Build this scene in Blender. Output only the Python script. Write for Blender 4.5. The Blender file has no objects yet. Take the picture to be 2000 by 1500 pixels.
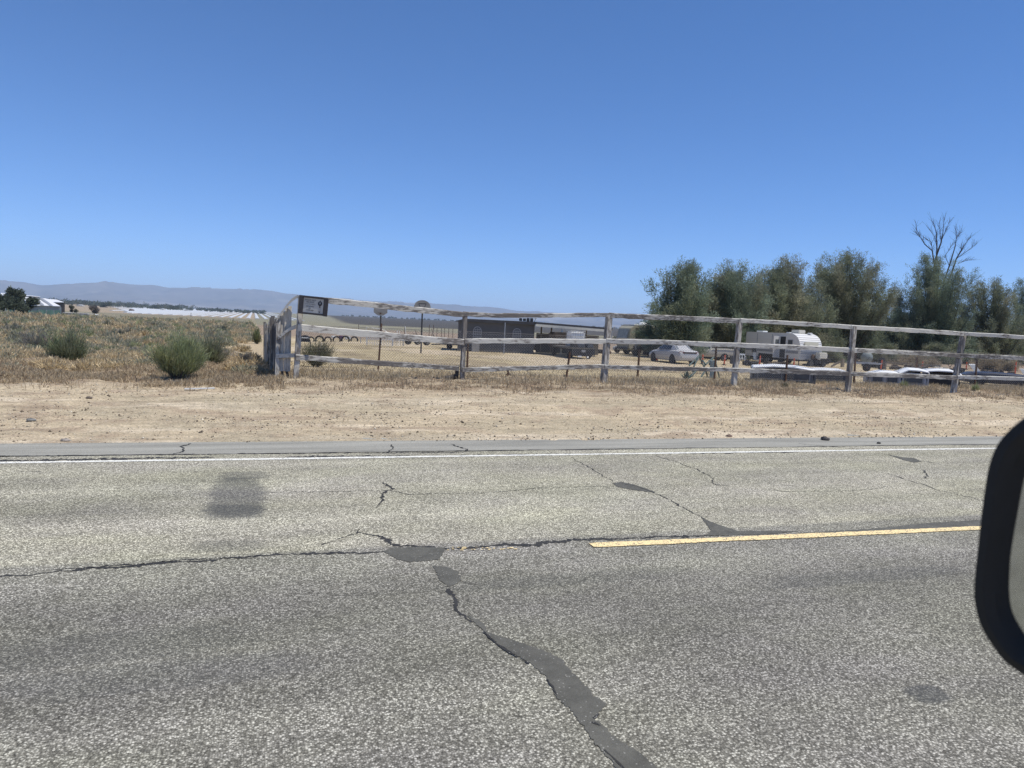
import bpy, math, random
import numpy as np
from mathutils import Vector, Matrix

rnd = random.Random(7)
rng = np.random.default_rng(11)
SC = bpy.context.scene
COL = SC.collection
R = math.radians

# ------------------------------------------------------------------ camera
FPX = 1460.0                      # focal length in pixels of the 2000 px wide photograph
YAW, PITCH, ROLL = R(19.2), R(4.5), R(2.63)
EYE = Vector((0.0, 0.0, 1.6))
fh = Vector((math.sin(YAW), math.cos(YAW), 0))
r0 = Vector((math.cos(YAW), -math.sin(YAW), 0))
FW = fh * math.cos(PITCH) - Vector((0, 0, 1)) * math.sin(PITCH)
u0 = r0.cross(FW)
RT = r0 * math.cos(ROLL) + u0 * math.sin(ROLL)
UP = -r0 * math.sin(ROLL) + u0 * math.cos(ROLL)
cam = bpy.data.cameras.new("camera")
co = bpy.data.objects.new("camera", cam)
COL.objects.link(co)
m3 = Matrix((RT, UP, -FW)).transposed()
co.matrix_world = Matrix.Translation(EYE) @ m3.to_4x4()
cam.sensor_width = 36.0
cam.lens = FPX / 2000 * 36.0
cam.clip_start = 0.05
cam.clip_end = 90000
cam.dof.use_dof = True
cam.dof.focus_distance = 14.0
cam.dof.aperture_fstop = 8.5
SC.camera = co

# ------------------------------------------------------------------ world, sun, exposure
SUN_EL, SUN_AZ = R(66), R(120)     # azimuth measured from +Y towards +X
w = bpy.data.worlds.new("World")
SC.world = w
w.use_nodes = True
wn = w.node_tree
bg = wn.nodes["Background"]
sky = wn.nodes.new("ShaderNodeTexSky")
sky.sky_type = 'NISHITA'
sky.sun_disc = False
sky.sun_elevation = SUN_EL
sky.sun_rotation = SUN_AZ
sky.altitude = 700
sky.air_density = 0.6
sky.dust_density = 0.0
sky.ozone_density = 10.0
hsv = wn.nodes.new("ShaderNodeHueSaturation")
hsv.inputs['Saturation'].default_value = 1.10
wn.links.new(sky.outputs[0], hsv.inputs['Color'])
wn.links.new(hsv.outputs[0], bg.inputs[0])
bg.inputs[1].default_value = 0.12
sl = bpy.data.lights.new("sun", 'SUN')
sl.energy = 3.6
sl.angle = R(0.53)
sl.color = (1.0, 0.95, 0.87)
so = bpy.data.objects.new("sun", sl)
COL.objects.link(so)
sd = Vector((math.cos(SUN_EL) * math.sin(SUN_AZ), math.cos(SUN_EL) * math.cos(SUN_AZ), math.sin(SUN_EL)))
so.rotation_euler = sd.to_track_quat('Z', 'Y').to_euler()
so.location = (0, 0, 60)
SC.view_settings.view_transform = 'Standard'
SC.view_settings.look = 'None'
SC.view_settings.gamma = 1
SC.view_settings.exposure = 0.5
SC.cycles.max_bounces = 6
SC.cycles.volume_bounces = 1
SC.cycles.transparent_max_bounces = 8
SC.cycles.use_denoising = True
SC.cycles.denoising_input_passes = 'RGB_ALBEDO_NORMAL'
SC.cycles.denoising_prefilter = 'NONE'
HAZE_DENSITY = 8.0e-5

# ------------------------------------------------------------------ measuring helpers
def ss(a, b, x):
    t = np.clip((x - a) / (b - a), 0, 1)
    return t * t * (3 - 2 * t)

def gz(x, y):
    """height of the land"""
    x = np.asarray(x, float); y = np.asarray(y, float)
    r = np.sqrt(x * x + y * y)
    z = 0.2 * ss(9.9, 15.5, y) - 0.9 * ss(19, 42, y) + (-0.004 * np.clip(r - 60, 0, 640) + 0.0055 * np.clip(r - 700, 0, 1700)) * (y > 0)
    return z

def ray(px, py):
    return FW + RT * ((px - 1000) / FPX) - UP * ((py - 750) / FPX)

def at(px, py, depth):
    return EYE + ray(px, py) * depth

def onz(px, py, z=0.0):
    d = ray(px, py)
    return EYE + d * ((z - EYE.z) / d.z)

def ong(px, py):
    d = ray(px, py); t = 4.0
    if d.z >= -1e-4: return EYE + d * 3000
    for _ in range(4000):
        p = EYE + d * t
        g = float(gz(p.x, p.y))
        if p.z <= g + 1e-3: break
        t += max((p.z - g) * 0.5 / max(abs(d.z), 0.02) * 0.5, 0.004)
        if t > 6000: break
    return Vector((p.x, p.y, float(gz(p.x, p.y))))

def depth(p):
    return (p - EYE).dot(FW)

def mpp(p):
    """metres per photograph pixel at p"""
    return depth(p) / FPX

# value noise
def _h(ix, iy, s):
    v = np.sin(ix * 127.1 + iy * 311.7 + s * 74.7) * 43758.5453
    return v - np.floor(v)
def vnoise(x, y, s=0):
    ix = np.floor(x); iy = np.floor(y); fx = x - ix; fy = y - iy
    fx = fx * fx * (3 - 2 * fx); fy = fy * fy * (3 - 2 * fy)
    a = _h(ix, iy, s); b = _h(ix + 1, iy, s); c = _h(ix, iy + 1, s); d = _h(ix + 1, iy + 1, s)
    return (a * (1 - fx) + b * fx) * (1 - fy) + (c * (1 - fx) + d * fx) * fy
def fbm(x, y, s=0, o=4):
    t = 0; amp = 0.5; tot = 0
    for k in range(o):
        t = t + amp * vnoise(x * 2 ** k, y * 2 ** k, s + k * 3.1); tot += amp; amp *= 0.55
    return t / tot

# ------------------------------------------------------------------ scene-object helpers
def tag(o, label=None, cat=None, group=None, kind=None):
    if label: o["label"] = label
    if cat: o["category"] = cat
    if group: o["group"] = group
    if kind: o["kind"] = kind
    return o

def empty(name, loc=(0, 0, 0), rz=0.0, label=None, cat=None, group=None):
    o = bpy.data.objects.new(name, None)
    COL.objects.link(o)
    o.location = loc; o.rotation_euler = (0, 0, rz)
    o.empty_display_size = 0.2
    return tag(o, label, cat, group)

def np_mesh(name, verts, faces, mat, parent=None, cols=None, smooth=False):
    """verts (n,3), faces (m,k) all the same k; cols (m,3) per face"""
    verts = np.asarray(verts, np.float32); faces = np.asarray(faces, np.int32)
    k = faces.shape[1]; m = len(faces)
    me = bpy.data.meshes.new(name)
    me.vertices.add(len(verts)); me.vertices.foreach_set("co", verts.ravel())
    me.loops.add(m * k); me.loops.foreach_set("vertex_index", faces.ravel())
    me.polygons.add(m)
    me.polygons.foreach_set("loop_start", np.arange(0, m * k, k, dtype=np.int32))
    me.polygons.foreach_set("loop_total", np.full(m, k, np.int32))
    if smooth: me.polygons.foreach_set("use_smooth", np.ones(m, bool))
    me.update(calc_edges=True)
    if cols is not None:
        a = me.attributes.new("tint", 'FLOAT_COLOR', 'FACE')
        c = np.ones((m, 4), np.float32); c[:, :3] = cols
        a.data.foreach_set("color", c.ravel())
    me.validate()
    me.materials.append(mat)
    o = bpy.data.objects.new(name, me)
    COL.objects.link(o)
    if parent is not None: o.parent = parent
    return o

class MB:
    def __init__(s): s.v = []; s.f = []
    def add(s, vs, fs):
        b = len(s.v); s.v += [tuple(v) for v in vs]; s.f += [[b + i for i in f] for f in fs]; return s
    def box(s, c, d, rz=0, rx=0, ry=0):
        M = Matrix.Rotation(rz, 3, 'Z') @ Matrix.Rotation(ry, 3, 'Y') @ Matrix.Rotation(rx, 3, 'X')
        c = Vector(c); vs = []
        for i in range(8):
            p = Vector(((i & 1) - .5, ((i >> 1) & 1) - .5, ((i >> 2) & 1) - .5))
            vs.append(c + M @ Vector((p.x * d[0], p.y * d[1], p.z * d[2])))
        return s.add(vs, [[0, 2, 3, 1], [4, 5, 7, 6], [0, 1, 5, 4], [2, 6, 7, 3], [0, 4, 6, 2], [1, 3, 7, 5]])
    def bar(s, a, b, w, h, up=(0, 0, 1)):
        """box from a to b with width w and height h"""
        a = Vector(a); b = Vector(b); d = (b - a).normalized(); up = Vector(up)
        sdv = d.cross(up)
        if sdv.length < 1e-4: sdv = d.cross(Vector((0, 1, 0)))
        sdv.normalize(); u = sdv.cross(d)
        vs = []
        for p in (a, b):
            for (i, j) in ((-1, -1), (1, -1), (1, 1), (-1, 1)):
                vs.append(p + sdv * (i * w / 2) + u * (j * h / 2))
        return s.add(vs, [[0, 3, 2, 1], [4, 5, 6, 7], [0, 1, 5, 4], [1, 2, 6, 5], [2, 3, 7, 6], [3, 0, 4, 7]])
    def tube(s, pts, rs, n=8, cap=True):
        pts = [Vector(p) for p in pts]
        if not hasattr(rs, '__len__'): rs = [rs] * len(pts)
        b = len(s.v); ref = Vector((0.13, 0.27, 0.95))
        for i, p in enumerate(pts):
            d = (pts[min(i + 1, len(pts) - 1)] - pts[max(i - 1, 0)]).normalized()
            x = d.cross(ref)
            if x.length < 0.1: x = d.cross(Vector((1, 0, 0)))
            x.normalize(); y = d.cross(x)
            for k in range(n):
                a = 2 * math.pi * k / n
                s.v.append(tuple(p + (x * math.cos(a) + y * math.sin(a)) * rs[i]))
        for i in range(len(pts) - 1):
            for k in range(n):
                k2 = (k + 1) % n
                s.f.append([b + i * n + k, b + i * n + k2, b + (i + 1) * n + k2, b + (i + 1) * n + k])
        if cap:
            s.f.append([b + k for k in range(n)][::-1]); e = b + (len(pts) - 1) * n
            s.f.append([e + k for k in range(n)])
        return s
    def prism(s, prof, x0, x1, axis='x'):
        """2-D outline extruded; axis x: (y,z) outline, axis y: (x,z) outline, axis z: (x,y) outline"""
        n = len(prof); vs = []
        for t in (x0, x1):
            for (a, b) in prof:
                vs.append((t, a, b) if axis == 'x' else (a, t, b) if axis == 'y' else (a, b, t))
        fs = [list(range(n))[::-1], [n + i for i in range(n)]]
        for i in range(n):
            j = (i + 1) % n; fs.append([i, j, n + j, n + i])
        return s.add(vs, fs)
    def lathe(s, prof, c=(0, 0, 0), n=20, axis='z'):
        """(radius, height) outline turned about an axis through c"""
        b = len(s.v)
        for (r, h) in prof:
            for k in range(n):
                a = 2 * math.pi * k / n; p = (r * math.cos(a), r * math.sin(a), h)
                if axis == 'x': p = (p[2], p[0], p[1])
                if axis == 'y': p = (p[0], p[2], p[1])
                s.v.append((p[0] + c[0], p[1] + c[1], p[2] + c[2]))
        for i in range(len(prof) - 1):
            for k in range(n):
                k2 = (k + 1) % n
                s.f.append([b + i * n + k, b + i * n + k2, b + (i + 1) * n + k2, b + (i + 1) * n + k])
        if prof[0][0] > 1e-4: s.f.append([b + k for k in range(n)][::-1])
        if prof[-1][0] > 1e-4: e = b + (len(prof) - 1) * n; s.f.append([e + k for k in range(n)])
        return s
    def loft(s, rings, cap=True):
        b = len(s.v); n = len(rings[0])
        for r_ in rings: s.v += [tuple(p) for p in r_]
        for i in range(len(rings) - 1):
            for k in range(n):
                k2 = (k + 1) % n
                s.f.append([b + i * n + k, b + i * n + k2, b + (i + 1) * n + k2, b + (i + 1) * n + k])
        if cap:
            s.f.append([b + k for k in range(n)][::-1]); e = b + (len(rings) - 1) * n
            s.f.append([e + k for k in range(n)])
        return s
    def build(s, name, mat, parent=None, bevel=0, smooth=False, sub=0):
        me = bpy.data.meshes.new(name)
        me.from_pydata(s.v, [], s.f)
        me.materials.append(mat)
        import bmesh
        bm = bmesh.new(); bm.from_mesh(me)
        bmesh.ops.recalc_face_normals(bm, faces=bm.faces)
        if bevel:
            es = [e for e in bm.edges if len(e.link_faces) == 2 and e.calc_face_angle(0) > 0.5]
            bmesh.ops.bevel(bm, geom=es, offset=bevel, segments=2, affect='EDGES', clamp_overlap=True)
        if smooth:
            for f in bm.faces: f.smooth = True
            for e in bm.edges:
                if len(e.link_faces) == 2 and e.calc_face_angle(0) > 0.7: e.smooth = False
        bm.to_mesh(me); bm.free()
        o = bpy.data.objects.new(name, me)
        COL.objects.link(o)
        if parent is not None: o.parent = parent
        if sub:
            md = o.modifiers.new("sub", 'SUBSURF'); md.levels = sub; md.render_levels = sub
        return o

def copy_tree(o, parent=None, **kw):
    c = o.copy(); COL.objects.link(c); c.parent = parent
    for k, v in kw.items(): setattr(c, k, v)
    for ch in [x for x in bpy.data.objects if x.parent == o]:
        copy_tree(ch, c)
    return c

# ------------------------------------------------------------------ materials
MATS = {}
class NT:
    def __init__(s, name):
        s.m = bpy.data.materials.new(name); s.m.use_nodes = True
        s.t = s.m.node_tree; s.b = s.t.nodes["Principled BSDF"]
        s.tc = s.t.nodes.new("ShaderNodeTexCoord")
    def n(s, typ, **kw):
        x = s.t.nodes.new(typ)
        for k, v in kw.items():
            if k.startswith('i_'):
                key = k[2:].replace('_', ' '); x.inputs[key].default_value = v
            else: setattr(x, k, v)
        return x
    def l(s, a, b): s.t.links.new(a, b)
    def obj(s, scale=(1, 1, 1)):
        mp = s.n("ShaderNodeMapping"); mp.inputs['Scale'].default_value = scale
        s.l(s.tc.outputs['Object'], mp.inputs['Vector']); return mp.outputs[0]
    def noise(s, vec, scale, detail=4, rough=0.55):
        x = s.n("ShaderNodeTexNoise"); x.inputs['Scale'].default_value = scale
        x.inputs['Detail'].default_value = detail; x.inputs['Roughness'].default_value = rough
        s.l(vec, x.inputs['Vector']); return x.outputs['Fac']
    def ramp(s, fac, stops):
        x = s.n("ShaderNodeValToRGB"); e = x.color_ramp.elements
        while len(e) < len(stops): e.new(0.5)
        for i, (p, c) in enumerate(stops):
            e[i].position = p
            e[i].color = (c, c, c, 1) if not hasattr(c, '__len__') else (*c, 1)
        s.l(fac, x.inputs['Fac']); return x.outputs['Color']
    def mix(s, fac, a, b, mode='MIX'):
        x = s.n("ShaderNodeMix"); x.data_type = 'RGBA'; x.blend_type = mode; x.clamp_factor = True
        for sock, v in ((x.inputs['Factor'], fac), (x.inputs[6], a), (x.inputs[7], b)):
            if hasattr(v, 'is_linked') or isinstance(v, bpy.types.NodeSocket): s.l(v, sock)
            elif sock.type == 'RGBA': sock.default_value = (*v, 1) if hasattr(v, '__len__') else (v, v, v, 1)
            else: sock.default_value = v
        return x.outputs[2]
    def math(s, op, a, b=0.0, c=None):
        x = s.n("ShaderNodeMath", operation=op)
        for i, v in enumerate((a, b, c)):
            if v is None: continue
            if isinstance(v, bpy.types.NodeSocket): s.l(v, x.inputs[i])
            else: x.inputs[i].default_value = v
        return x.outputs[0]
    def bump(s, h, strength, dist):
        x = s.n("ShaderNodeBump"); x.inputs['Strength'].default_value = strength; x.inputs['Distance'].default_value = dist
        s.l(h, x.inputs['Height']); s.l(x.outputs[0], s.b.inputs['Normal'])
    def fin(s, col=None, rough=0.8, metal=0.0, spec=0.4):
        if col is not None:
            if isinstance(col, bpy.types.NodeSocket): s.l(col, s.b.inputs['Base Color'])
            else: s.b.inputs['Base Color'].default_value = (*col, 1)
        if isinstance(rough, bpy.types.NodeSocket): s.l(rough, s.b.inputs['Roughness'])
        else: s.b.inputs['Roughness'].default_value = rough
        s.b.inputs['Metallic'].default_value = metal
        s.b.inputs['Specular IOR Level'].default_value = spec
        return s.m

def plain(name, col, rough=0.6, metal=0.0, var=0.25, scale=3.0, spec=0.4, dirt=None):
    """paint, plastic or metal with uneven tone"""
    if name in MATS: return MATS[name]
    t = NT(name); v = t.obj()
    n1 = t.noise(v, scale, 5, 0.65)
    f = t.ramp(n1, [(0.3, 1 - var), (0.7, 1.0)])
    c = t.mix(1.0, tuple(col), f, 'MULTIPLY')
    if dirt:
        n2 = t.noise(v, scale * 2.3, 6, 0.7)
        c = t.mix(t.ramp(n2, [(0.52, 0.0), (0.7, 0.8)]), c, dirt)
    MATS[name] = t.fin(c, rough, metal, spec); return MATS[name]

def tinted(name, rough=0.9, var=0.35, trans=0.0):
    t = NT(name)
    a = t.n("ShaderNodeAttribute"); a.attribute_name = "tint"
    g = t.n("ShaderNodeNewGeometry")
    f = t.ramp(g.outputs['Random Per Island'], [(0.0, 1 - var), (1.0, 1 + 0.0)])
    c = t.mix(1.0, a.outputs['Color'], f, 'MULTIPLY')
    m = t.fin(c, rough, 0, 0.2)
    if trans > 0:
        tr = t.n("ShaderNodeBsdfTranslucent"); t.l(c, tr.inputs['Color'])
        mx = t.n("ShaderNodeMixShader"); mx.inputs[0].default_value = trans
        out = [n for n in t.t.nodes if n.type == 'OUTPUT_MATERIAL'][0]
        t.l(t.b.outputs[0], mx.inputs[1]); t.l(tr.outputs[0], mx.inputs[2]); t.l(mx.outputs[0], out.inputs['Surface'])
    return m

LEAF = tinted("leaf", 0.75, 0.4, 0.4)
STRAW = tinted("straw", 0.9, 0.4, 0.15)
PEBBLE = tinted("pebble", 0.9, 0.3)

def road_mat():
    t = NT("asphalt"); v = t.obj()
    vo = t.n("ShaderNodeTexVoronoi"); vo.inputs['Scale'].default_value = 112; t.l(v, vo.inputs['Vector'])
    sep = t.n("ShaderNodeSeparateColor"); t.l(vo.outputs['Color'], sep.inputs[0])
    stone = t.ramp(sep.outputs[0], [(0.0, (0.070, 0.067, 0.059)), (0.30, (0.152, 0.147, 0.130)), (0.68, (0.385, 0.373, 0.335)), (1.0, (0.84, 0.82, 0.75))])
    edge = t.ramp(vo.outputs['Distance'], [(0.30, 1.0), (0.68, 0.30)])
    c = t.mix(1.0, stone, edge, 'MULTIPLY')
    vo2 = t.n("ShaderNodeTexVoronoi"); vo2.inputs['Scale'].default_value = 210; t.l(v, vo2.inputs['Vector'])
    sep2 = t.n("ShaderNodeSeparateColor"); t.l(vo2.outputs['Color'], sep2.inputs[0])
    c = t.mix(0.30, c, t.ramp(sep2.outputs[1], [(0.0, (0.065, 0.06, 0.053)), (1.0, (0.42, 0.40, 0.35))]))
    # position along the width of the road
    sx = t.n("ShaderNodeSeparateXYZ"); t.l(t.tc.outputs['Object'], sx.inputs[0])
    X, Y = sx.outputs[0], sx.outputs[1]
    # long streaks left by traffic
    st = t.noise(t.obj((0.16, 1.3, 1)), 1.0, 4, 0.6)
    c = t.mix(1.0, c, t.ramp(st, [(0.30, 0.76), (0.70, 1.26)]), 'MULTIPLY')
    bl = t.noise(t.obj((1, 1, 1)), 1.1, 4, 0.6)
    c = t.mix(1.0, c, t.ramp(bl, [(0.3, 0.86), (0.72, 1.12)]), 'MULTIPLY')
    # polished wheel tracks of the near lane
    def band(y0, wd, s):
        d = t.math('SUBTRACT', Y, y0); d = t.math('DIVIDE', d, wd); d = t.math('MULTIPLY', d, d)
        d = t.math('MULTIPLY', d, -1.0); return t.math('MULTIPLY', t.math('EXPONENT', d), s)
    track = t.math('ADD', band(3.75, 0.55, 0.27), band(2.2, 0.5, 0.10))
    track = t.math('ADD', track, band(7.6, 0.7, 0.05))
    c = t.mix(track, c, (0.05, 0.049, 0.046))
    # the older, yellower surface of the far lane
    far = t.math('MULTIPLY', t.math('SUBTRACT', Y, 5.12), 12.0)
    far = t.math('MINIMUM', t.math('MAXIMUM', far, 0.0), 1.0)
    yl = t.ramp(t.noise(t.obj((0.5, 1.2, 1)), 1.0, 3), [(0.3, (1.34, 1.33, 1.28)), (0.7, (1.52, 1.50, 1.38))])
    c = t.mix(far, c, t.mix(1.0, c, yl, 'MULTIPLY'))
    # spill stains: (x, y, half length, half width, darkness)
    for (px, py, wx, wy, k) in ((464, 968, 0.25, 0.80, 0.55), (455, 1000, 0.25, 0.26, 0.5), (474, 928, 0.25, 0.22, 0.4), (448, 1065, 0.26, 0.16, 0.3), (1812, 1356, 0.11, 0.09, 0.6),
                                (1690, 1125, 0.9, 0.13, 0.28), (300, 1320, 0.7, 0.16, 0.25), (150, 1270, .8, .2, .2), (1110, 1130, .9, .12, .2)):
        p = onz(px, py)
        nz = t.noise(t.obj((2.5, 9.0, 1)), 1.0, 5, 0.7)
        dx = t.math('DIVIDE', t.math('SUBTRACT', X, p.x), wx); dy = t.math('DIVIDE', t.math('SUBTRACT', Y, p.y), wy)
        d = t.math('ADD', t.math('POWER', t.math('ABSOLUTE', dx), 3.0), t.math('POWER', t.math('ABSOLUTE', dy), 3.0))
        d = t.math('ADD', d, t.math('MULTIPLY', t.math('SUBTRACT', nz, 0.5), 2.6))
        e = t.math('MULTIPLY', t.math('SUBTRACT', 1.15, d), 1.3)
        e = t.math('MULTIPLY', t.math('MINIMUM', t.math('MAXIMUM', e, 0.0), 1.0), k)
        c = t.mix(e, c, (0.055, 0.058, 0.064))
    c = t.mix(1.0, c, t.ramp(t.noise(t.obj((0.7, 1.4, 1)), 0.8, 4, 0.6), [(0.35, (1.05, 1.05, 0.93)), (0.65, (1.02, 1.0, 0.97))]), 'MULTIPLY')
    hgt = t.math('SUBTRACT', 1.0, vo.outputs['Distance'])
    t.bump(hgt, 0.55, 0.005)
    return t.fin(c, 0.9, 0, 0.2)

def shoulder_mat():
    t = NT("old_asphalt"); v = t.obj()
    n1 = t.noise(v, 120, 3, 0.7); n2 = t.noise(t.obj((0.3, 3, 1)), 1.5, 4)
    c = t.ramp(n1, [(0.3, (0.175, 0.17, 0.15)), (0.7, (0.36, 0.35, 0.30))])
    c = t.mix(1.0, c, t.ramp(n2, [(0.3, 0.82), (0.7, 1.25)]), 'MULTIPLY')
    t.bump(n1, 0.3, 0.004)
    return t.fin(c, 0.9, 0, 0.3)

def tar_mat(name, lo, hi):
    t = NT(name); v = t.obj()
    n1 = t.noise(v, 200, 4, 0.8); n2 = t.noise(v, 5, 5, 0.7)
    c = t.ramp(n1, [(0.3, lo), (0.72, hi)])
    vg = t.n("ShaderNodeTexVoronoi"); vg.inputs['Scale'].default_value = 95; t.l(v, vg.inputs['Vector'])
    sg_ = t.n("ShaderNodeSeparateColor"); t.l(vg.outputs['Color'], sg_.inputs[0])
    grit = t.math('MULTIPLY', t.ramp(sg_.outputs[0], [(0.90, 0.0), (0.93, 1.0)]), t.ramp(vg.outputs['Distance'], [(0.25, 1.0), (0.4, 0.0)]))
    c = t.mix(t.math('MULTIPLY', grit, 0.6), c, (0.42, 0.41, 0.37))
    c = t.mix(1.0, c, t.ramp(n2, [(0.3, 0.72), (0.7, 1.3)]), 'MULTIPLY')
    t.bump(n1, 0.5, 0.004)
    return t.fin(c, 0.8, 0, 0.2)

def paint_mat(name, col, wear):
    t = NT(name); v = t.obj()
    vo = t.n("ShaderNodeTexVoronoi"); vo.inputs['Scale'].default_value = 112; t.l(v, vo.inputs['Vector'])
    sep = t.n("ShaderNodeSeparateColor"); t.l(vo.outputs['Color'], sep.inputs[0])
    n2 = t.noise(v, 9, 5, 0.7)
    f = t.math('ADD', sep.outputs[1], t.math('MULTIPLY', t.math('SUBTRACT', n2, 0.5), 0.9))
    m = t.ramp(f, [(wear - 0.06, 0.0), (wear + 0.06, 1.0)])
    c = t.mix(m, tuple(col), (0.13, 0.125, 0.11))
    t.bump(vo.outputs['Distance'], 0.3, 0.003)
    return t.fin(c, 0.75, 0, 0.35)

def ground_mat():
    t = NT("soil"); v = t.obj()
    a = t.n("ShaderNodeAttribute"); a.attribute_name = "gcol"
    n1 = t.noise(v, 7, 6, 0.7); n2 = t.noise(v, 30, 6, 0.85)
    n4 = t.noise(t.obj((0.35, 3.2, 1)), 1.6, 6, 0.75)
    c0 = t.mix(1.0, a.outputs['Color'], t.ramp(n4, [(0.32, 0.74), (0.5, 1.0), (0.68, 1.16)]), 'MULTIPLY')
    c = t.mix(1.0, c0, t.ramp(n1, [(0.3, 0.80), (0.7, 1.14)]), 'MULTIPLY')
    c = t.mix(1.0, c, t.ramp(n2, [(0.36, 0.36), (0.47, 0.90), (0.62, 1.22)]), 'MULTIPLY')
    vo = t.n("ShaderNodeTexVoronoi"); vo.inputs['Scale'].default_value = 24; t.l(v, vo.inputs['Vector'])
    sep = t.n("ShaderNodeSeparateColor"); t.l(vo.outputs['Color'], sep.inputs[0])
    peb = t.math('MULTIPLY', t.ramp(sep.outputs[0], [(0.60, 0.0), (0.66, 1.0)]), t.ramp(vo.outputs['Distance'], [(0.22, 1.0), (0.40, 0.0)]))
    c = t.mix(t.math('MULTIPLY', peb, 0.55), c, t.ramp(sep.outputs[1], [(0.3, (0.13, 0.11, 0.09)), (0.8, (0.50, 0.45, 0.37))]))
    h = t.math('ADD', n2, t.math('MULTIPLY', n1, 1.5))
    t.bump(h, 0.6, 0.03)
    return t.fin(c, 0.95, 0, 0.15)

def wood_mat(name, paint, bare, amount, axis=0):
    """weathered painted board, flaked along the grain"""
    t = NT(name)
    sc = [13, 13, 13]; sc[axis] = 2.6
    v = t.obj(tuple(sc))
    n1 = t.noise(v, 1.6, 6, 0.7); n2 = t.noise(t.obj((1, 1, 1)), 0.9, 3, 0.5)
    sc2 = [60, 60, 60]; sc2[axis] = 2.0
    n3 = t.noise(t.obj(tuple(sc2)), 1.0, 3)
    f = t.math('ADD', t.math('MULTIPLY', n1, 0.60), t.math('MULTIPLY', n2, 0.50))
    m = t.ramp(f, [(amount - 0.03, 0.0), (amount + 0.06, 1.0)])
    wood = t.mix(1.0, tuple(bare), t.ramp(n3, [(0.3, 0.6), (0.7, 1.3)]), 'MULTIPLY')
    pt = t.mix(1.0, tuple(paint), t.ramp(n3, [(0.3, 0.82), (0.7, 1.05)]), 'MULTIPLY')
    c = t.mix(m, pt, wood)
    t.bump(t.math('ADD', n1, t.math('MULTIPLY', n3, 0.4)), 0.5, 0.01)
    return t.fin(c, 0.85, 0, 0.25)

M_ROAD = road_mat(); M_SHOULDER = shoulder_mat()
M_TAR = tar_mat("tar_fill", (0.075, 0.073, 0.062), (0.135, 0.131, 0.112))
M_CRACK = tar_mat("crack_dark", (0.018, 0.018, 0.018), (0.06, 0.058, 0.055))
M_YELLOW = paint_mat("yellow_road_paint", (0.84, 0.66, 0.34), 0.84)
M_WHITE_LINE = paint_mat("white_road_paint", (0.74, 0.73, 0.66), 0.86)
M_SOIL = ground_mat()
M_RAIL = wood_mat("rail_wood", (0.60, 0.58, 0.52), (0.20, 0.18, 0.16), 0.60, 0)
M_RAIL_WORN = wood_mat("rail_wood_worn", (0.54, 0.52, 0.465), (0.17, 0.155, 0.14), 0.515, 0)
M_POST = wood_mat("post_wood", (0.53, 0.505, 0.45), (0.20, 0.18, 0.16), 0.53, 2)
M_PLANK = wood_mat("plank_wood", (0.58, 0.54, 0.46), (0.28, 0.25, 0.21), 0.58, 2)
M_PLANK_GREY = wood_mat("grey_plank_wood", (0.40, 0.375, 0.34), (0.18, 0.165, 0.15), 0.50, 2)
M_WHITE = plain("white_paint", (0.78, 0.78, 0.75), 0.5, 0, 0.15, 2)
M_CREAM = plain("cream_paint", (0.70, 0.67, 0.57), 0.55, 0, 0.2, 2)
M_DARK = plain("dark_metal", (0.035, 0.036, 0.04), 0.6, 0.0, 0.4, 6)
M_BLACK = plain("black_rubber", (0.018, 0.018, 0.019), 0.85, 0, 0.3, 8)
M_GALV = plain("galvanised", (0.42, 0.43, 0.44), 0.5, 0.5, 0.25, 9)
M_RUST = plain("rusty_metal", (0.13, 0.075, 0.05), 0.85, 0.0, 0.5, 9)
M_GLASS = plain("dark_glass", (0.03, 0.036, 0.042), 0.12, 0, 0.1, 2, 0.6)
M_CHROME = plain("chrome", (0.6, 0.61, 0.62), 0.25, 0.9, 0.1, 3)
M_ORANGE = plain("orange_plastic", (0.72, 0.12, 0.045), 0.6, 0, 0.25, 6)
M_BARK = plain("bark", (0.075, 0.062, 0.052), 0.95, 0, 0.5, 7)
M_DEADWOOD = plain("dead_wood", (0.085, 0.072, 0.065), 0.95, 0, 0.4, 7)
M_STUCCO = plain("grey_stucco", (0.13, 0.13, 0.132), 0.95, 0, 0.25, 1.2)
M_TRUCKGREY = plain("faded_grey_paint", (0.20, 0.21, 0.22), 0.55, 0, 0.35, 3)
M_TIMBER = plain("old_timber", (0.32, 0.27, 0.21), 0.9, 0, 0.4, 5)

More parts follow.
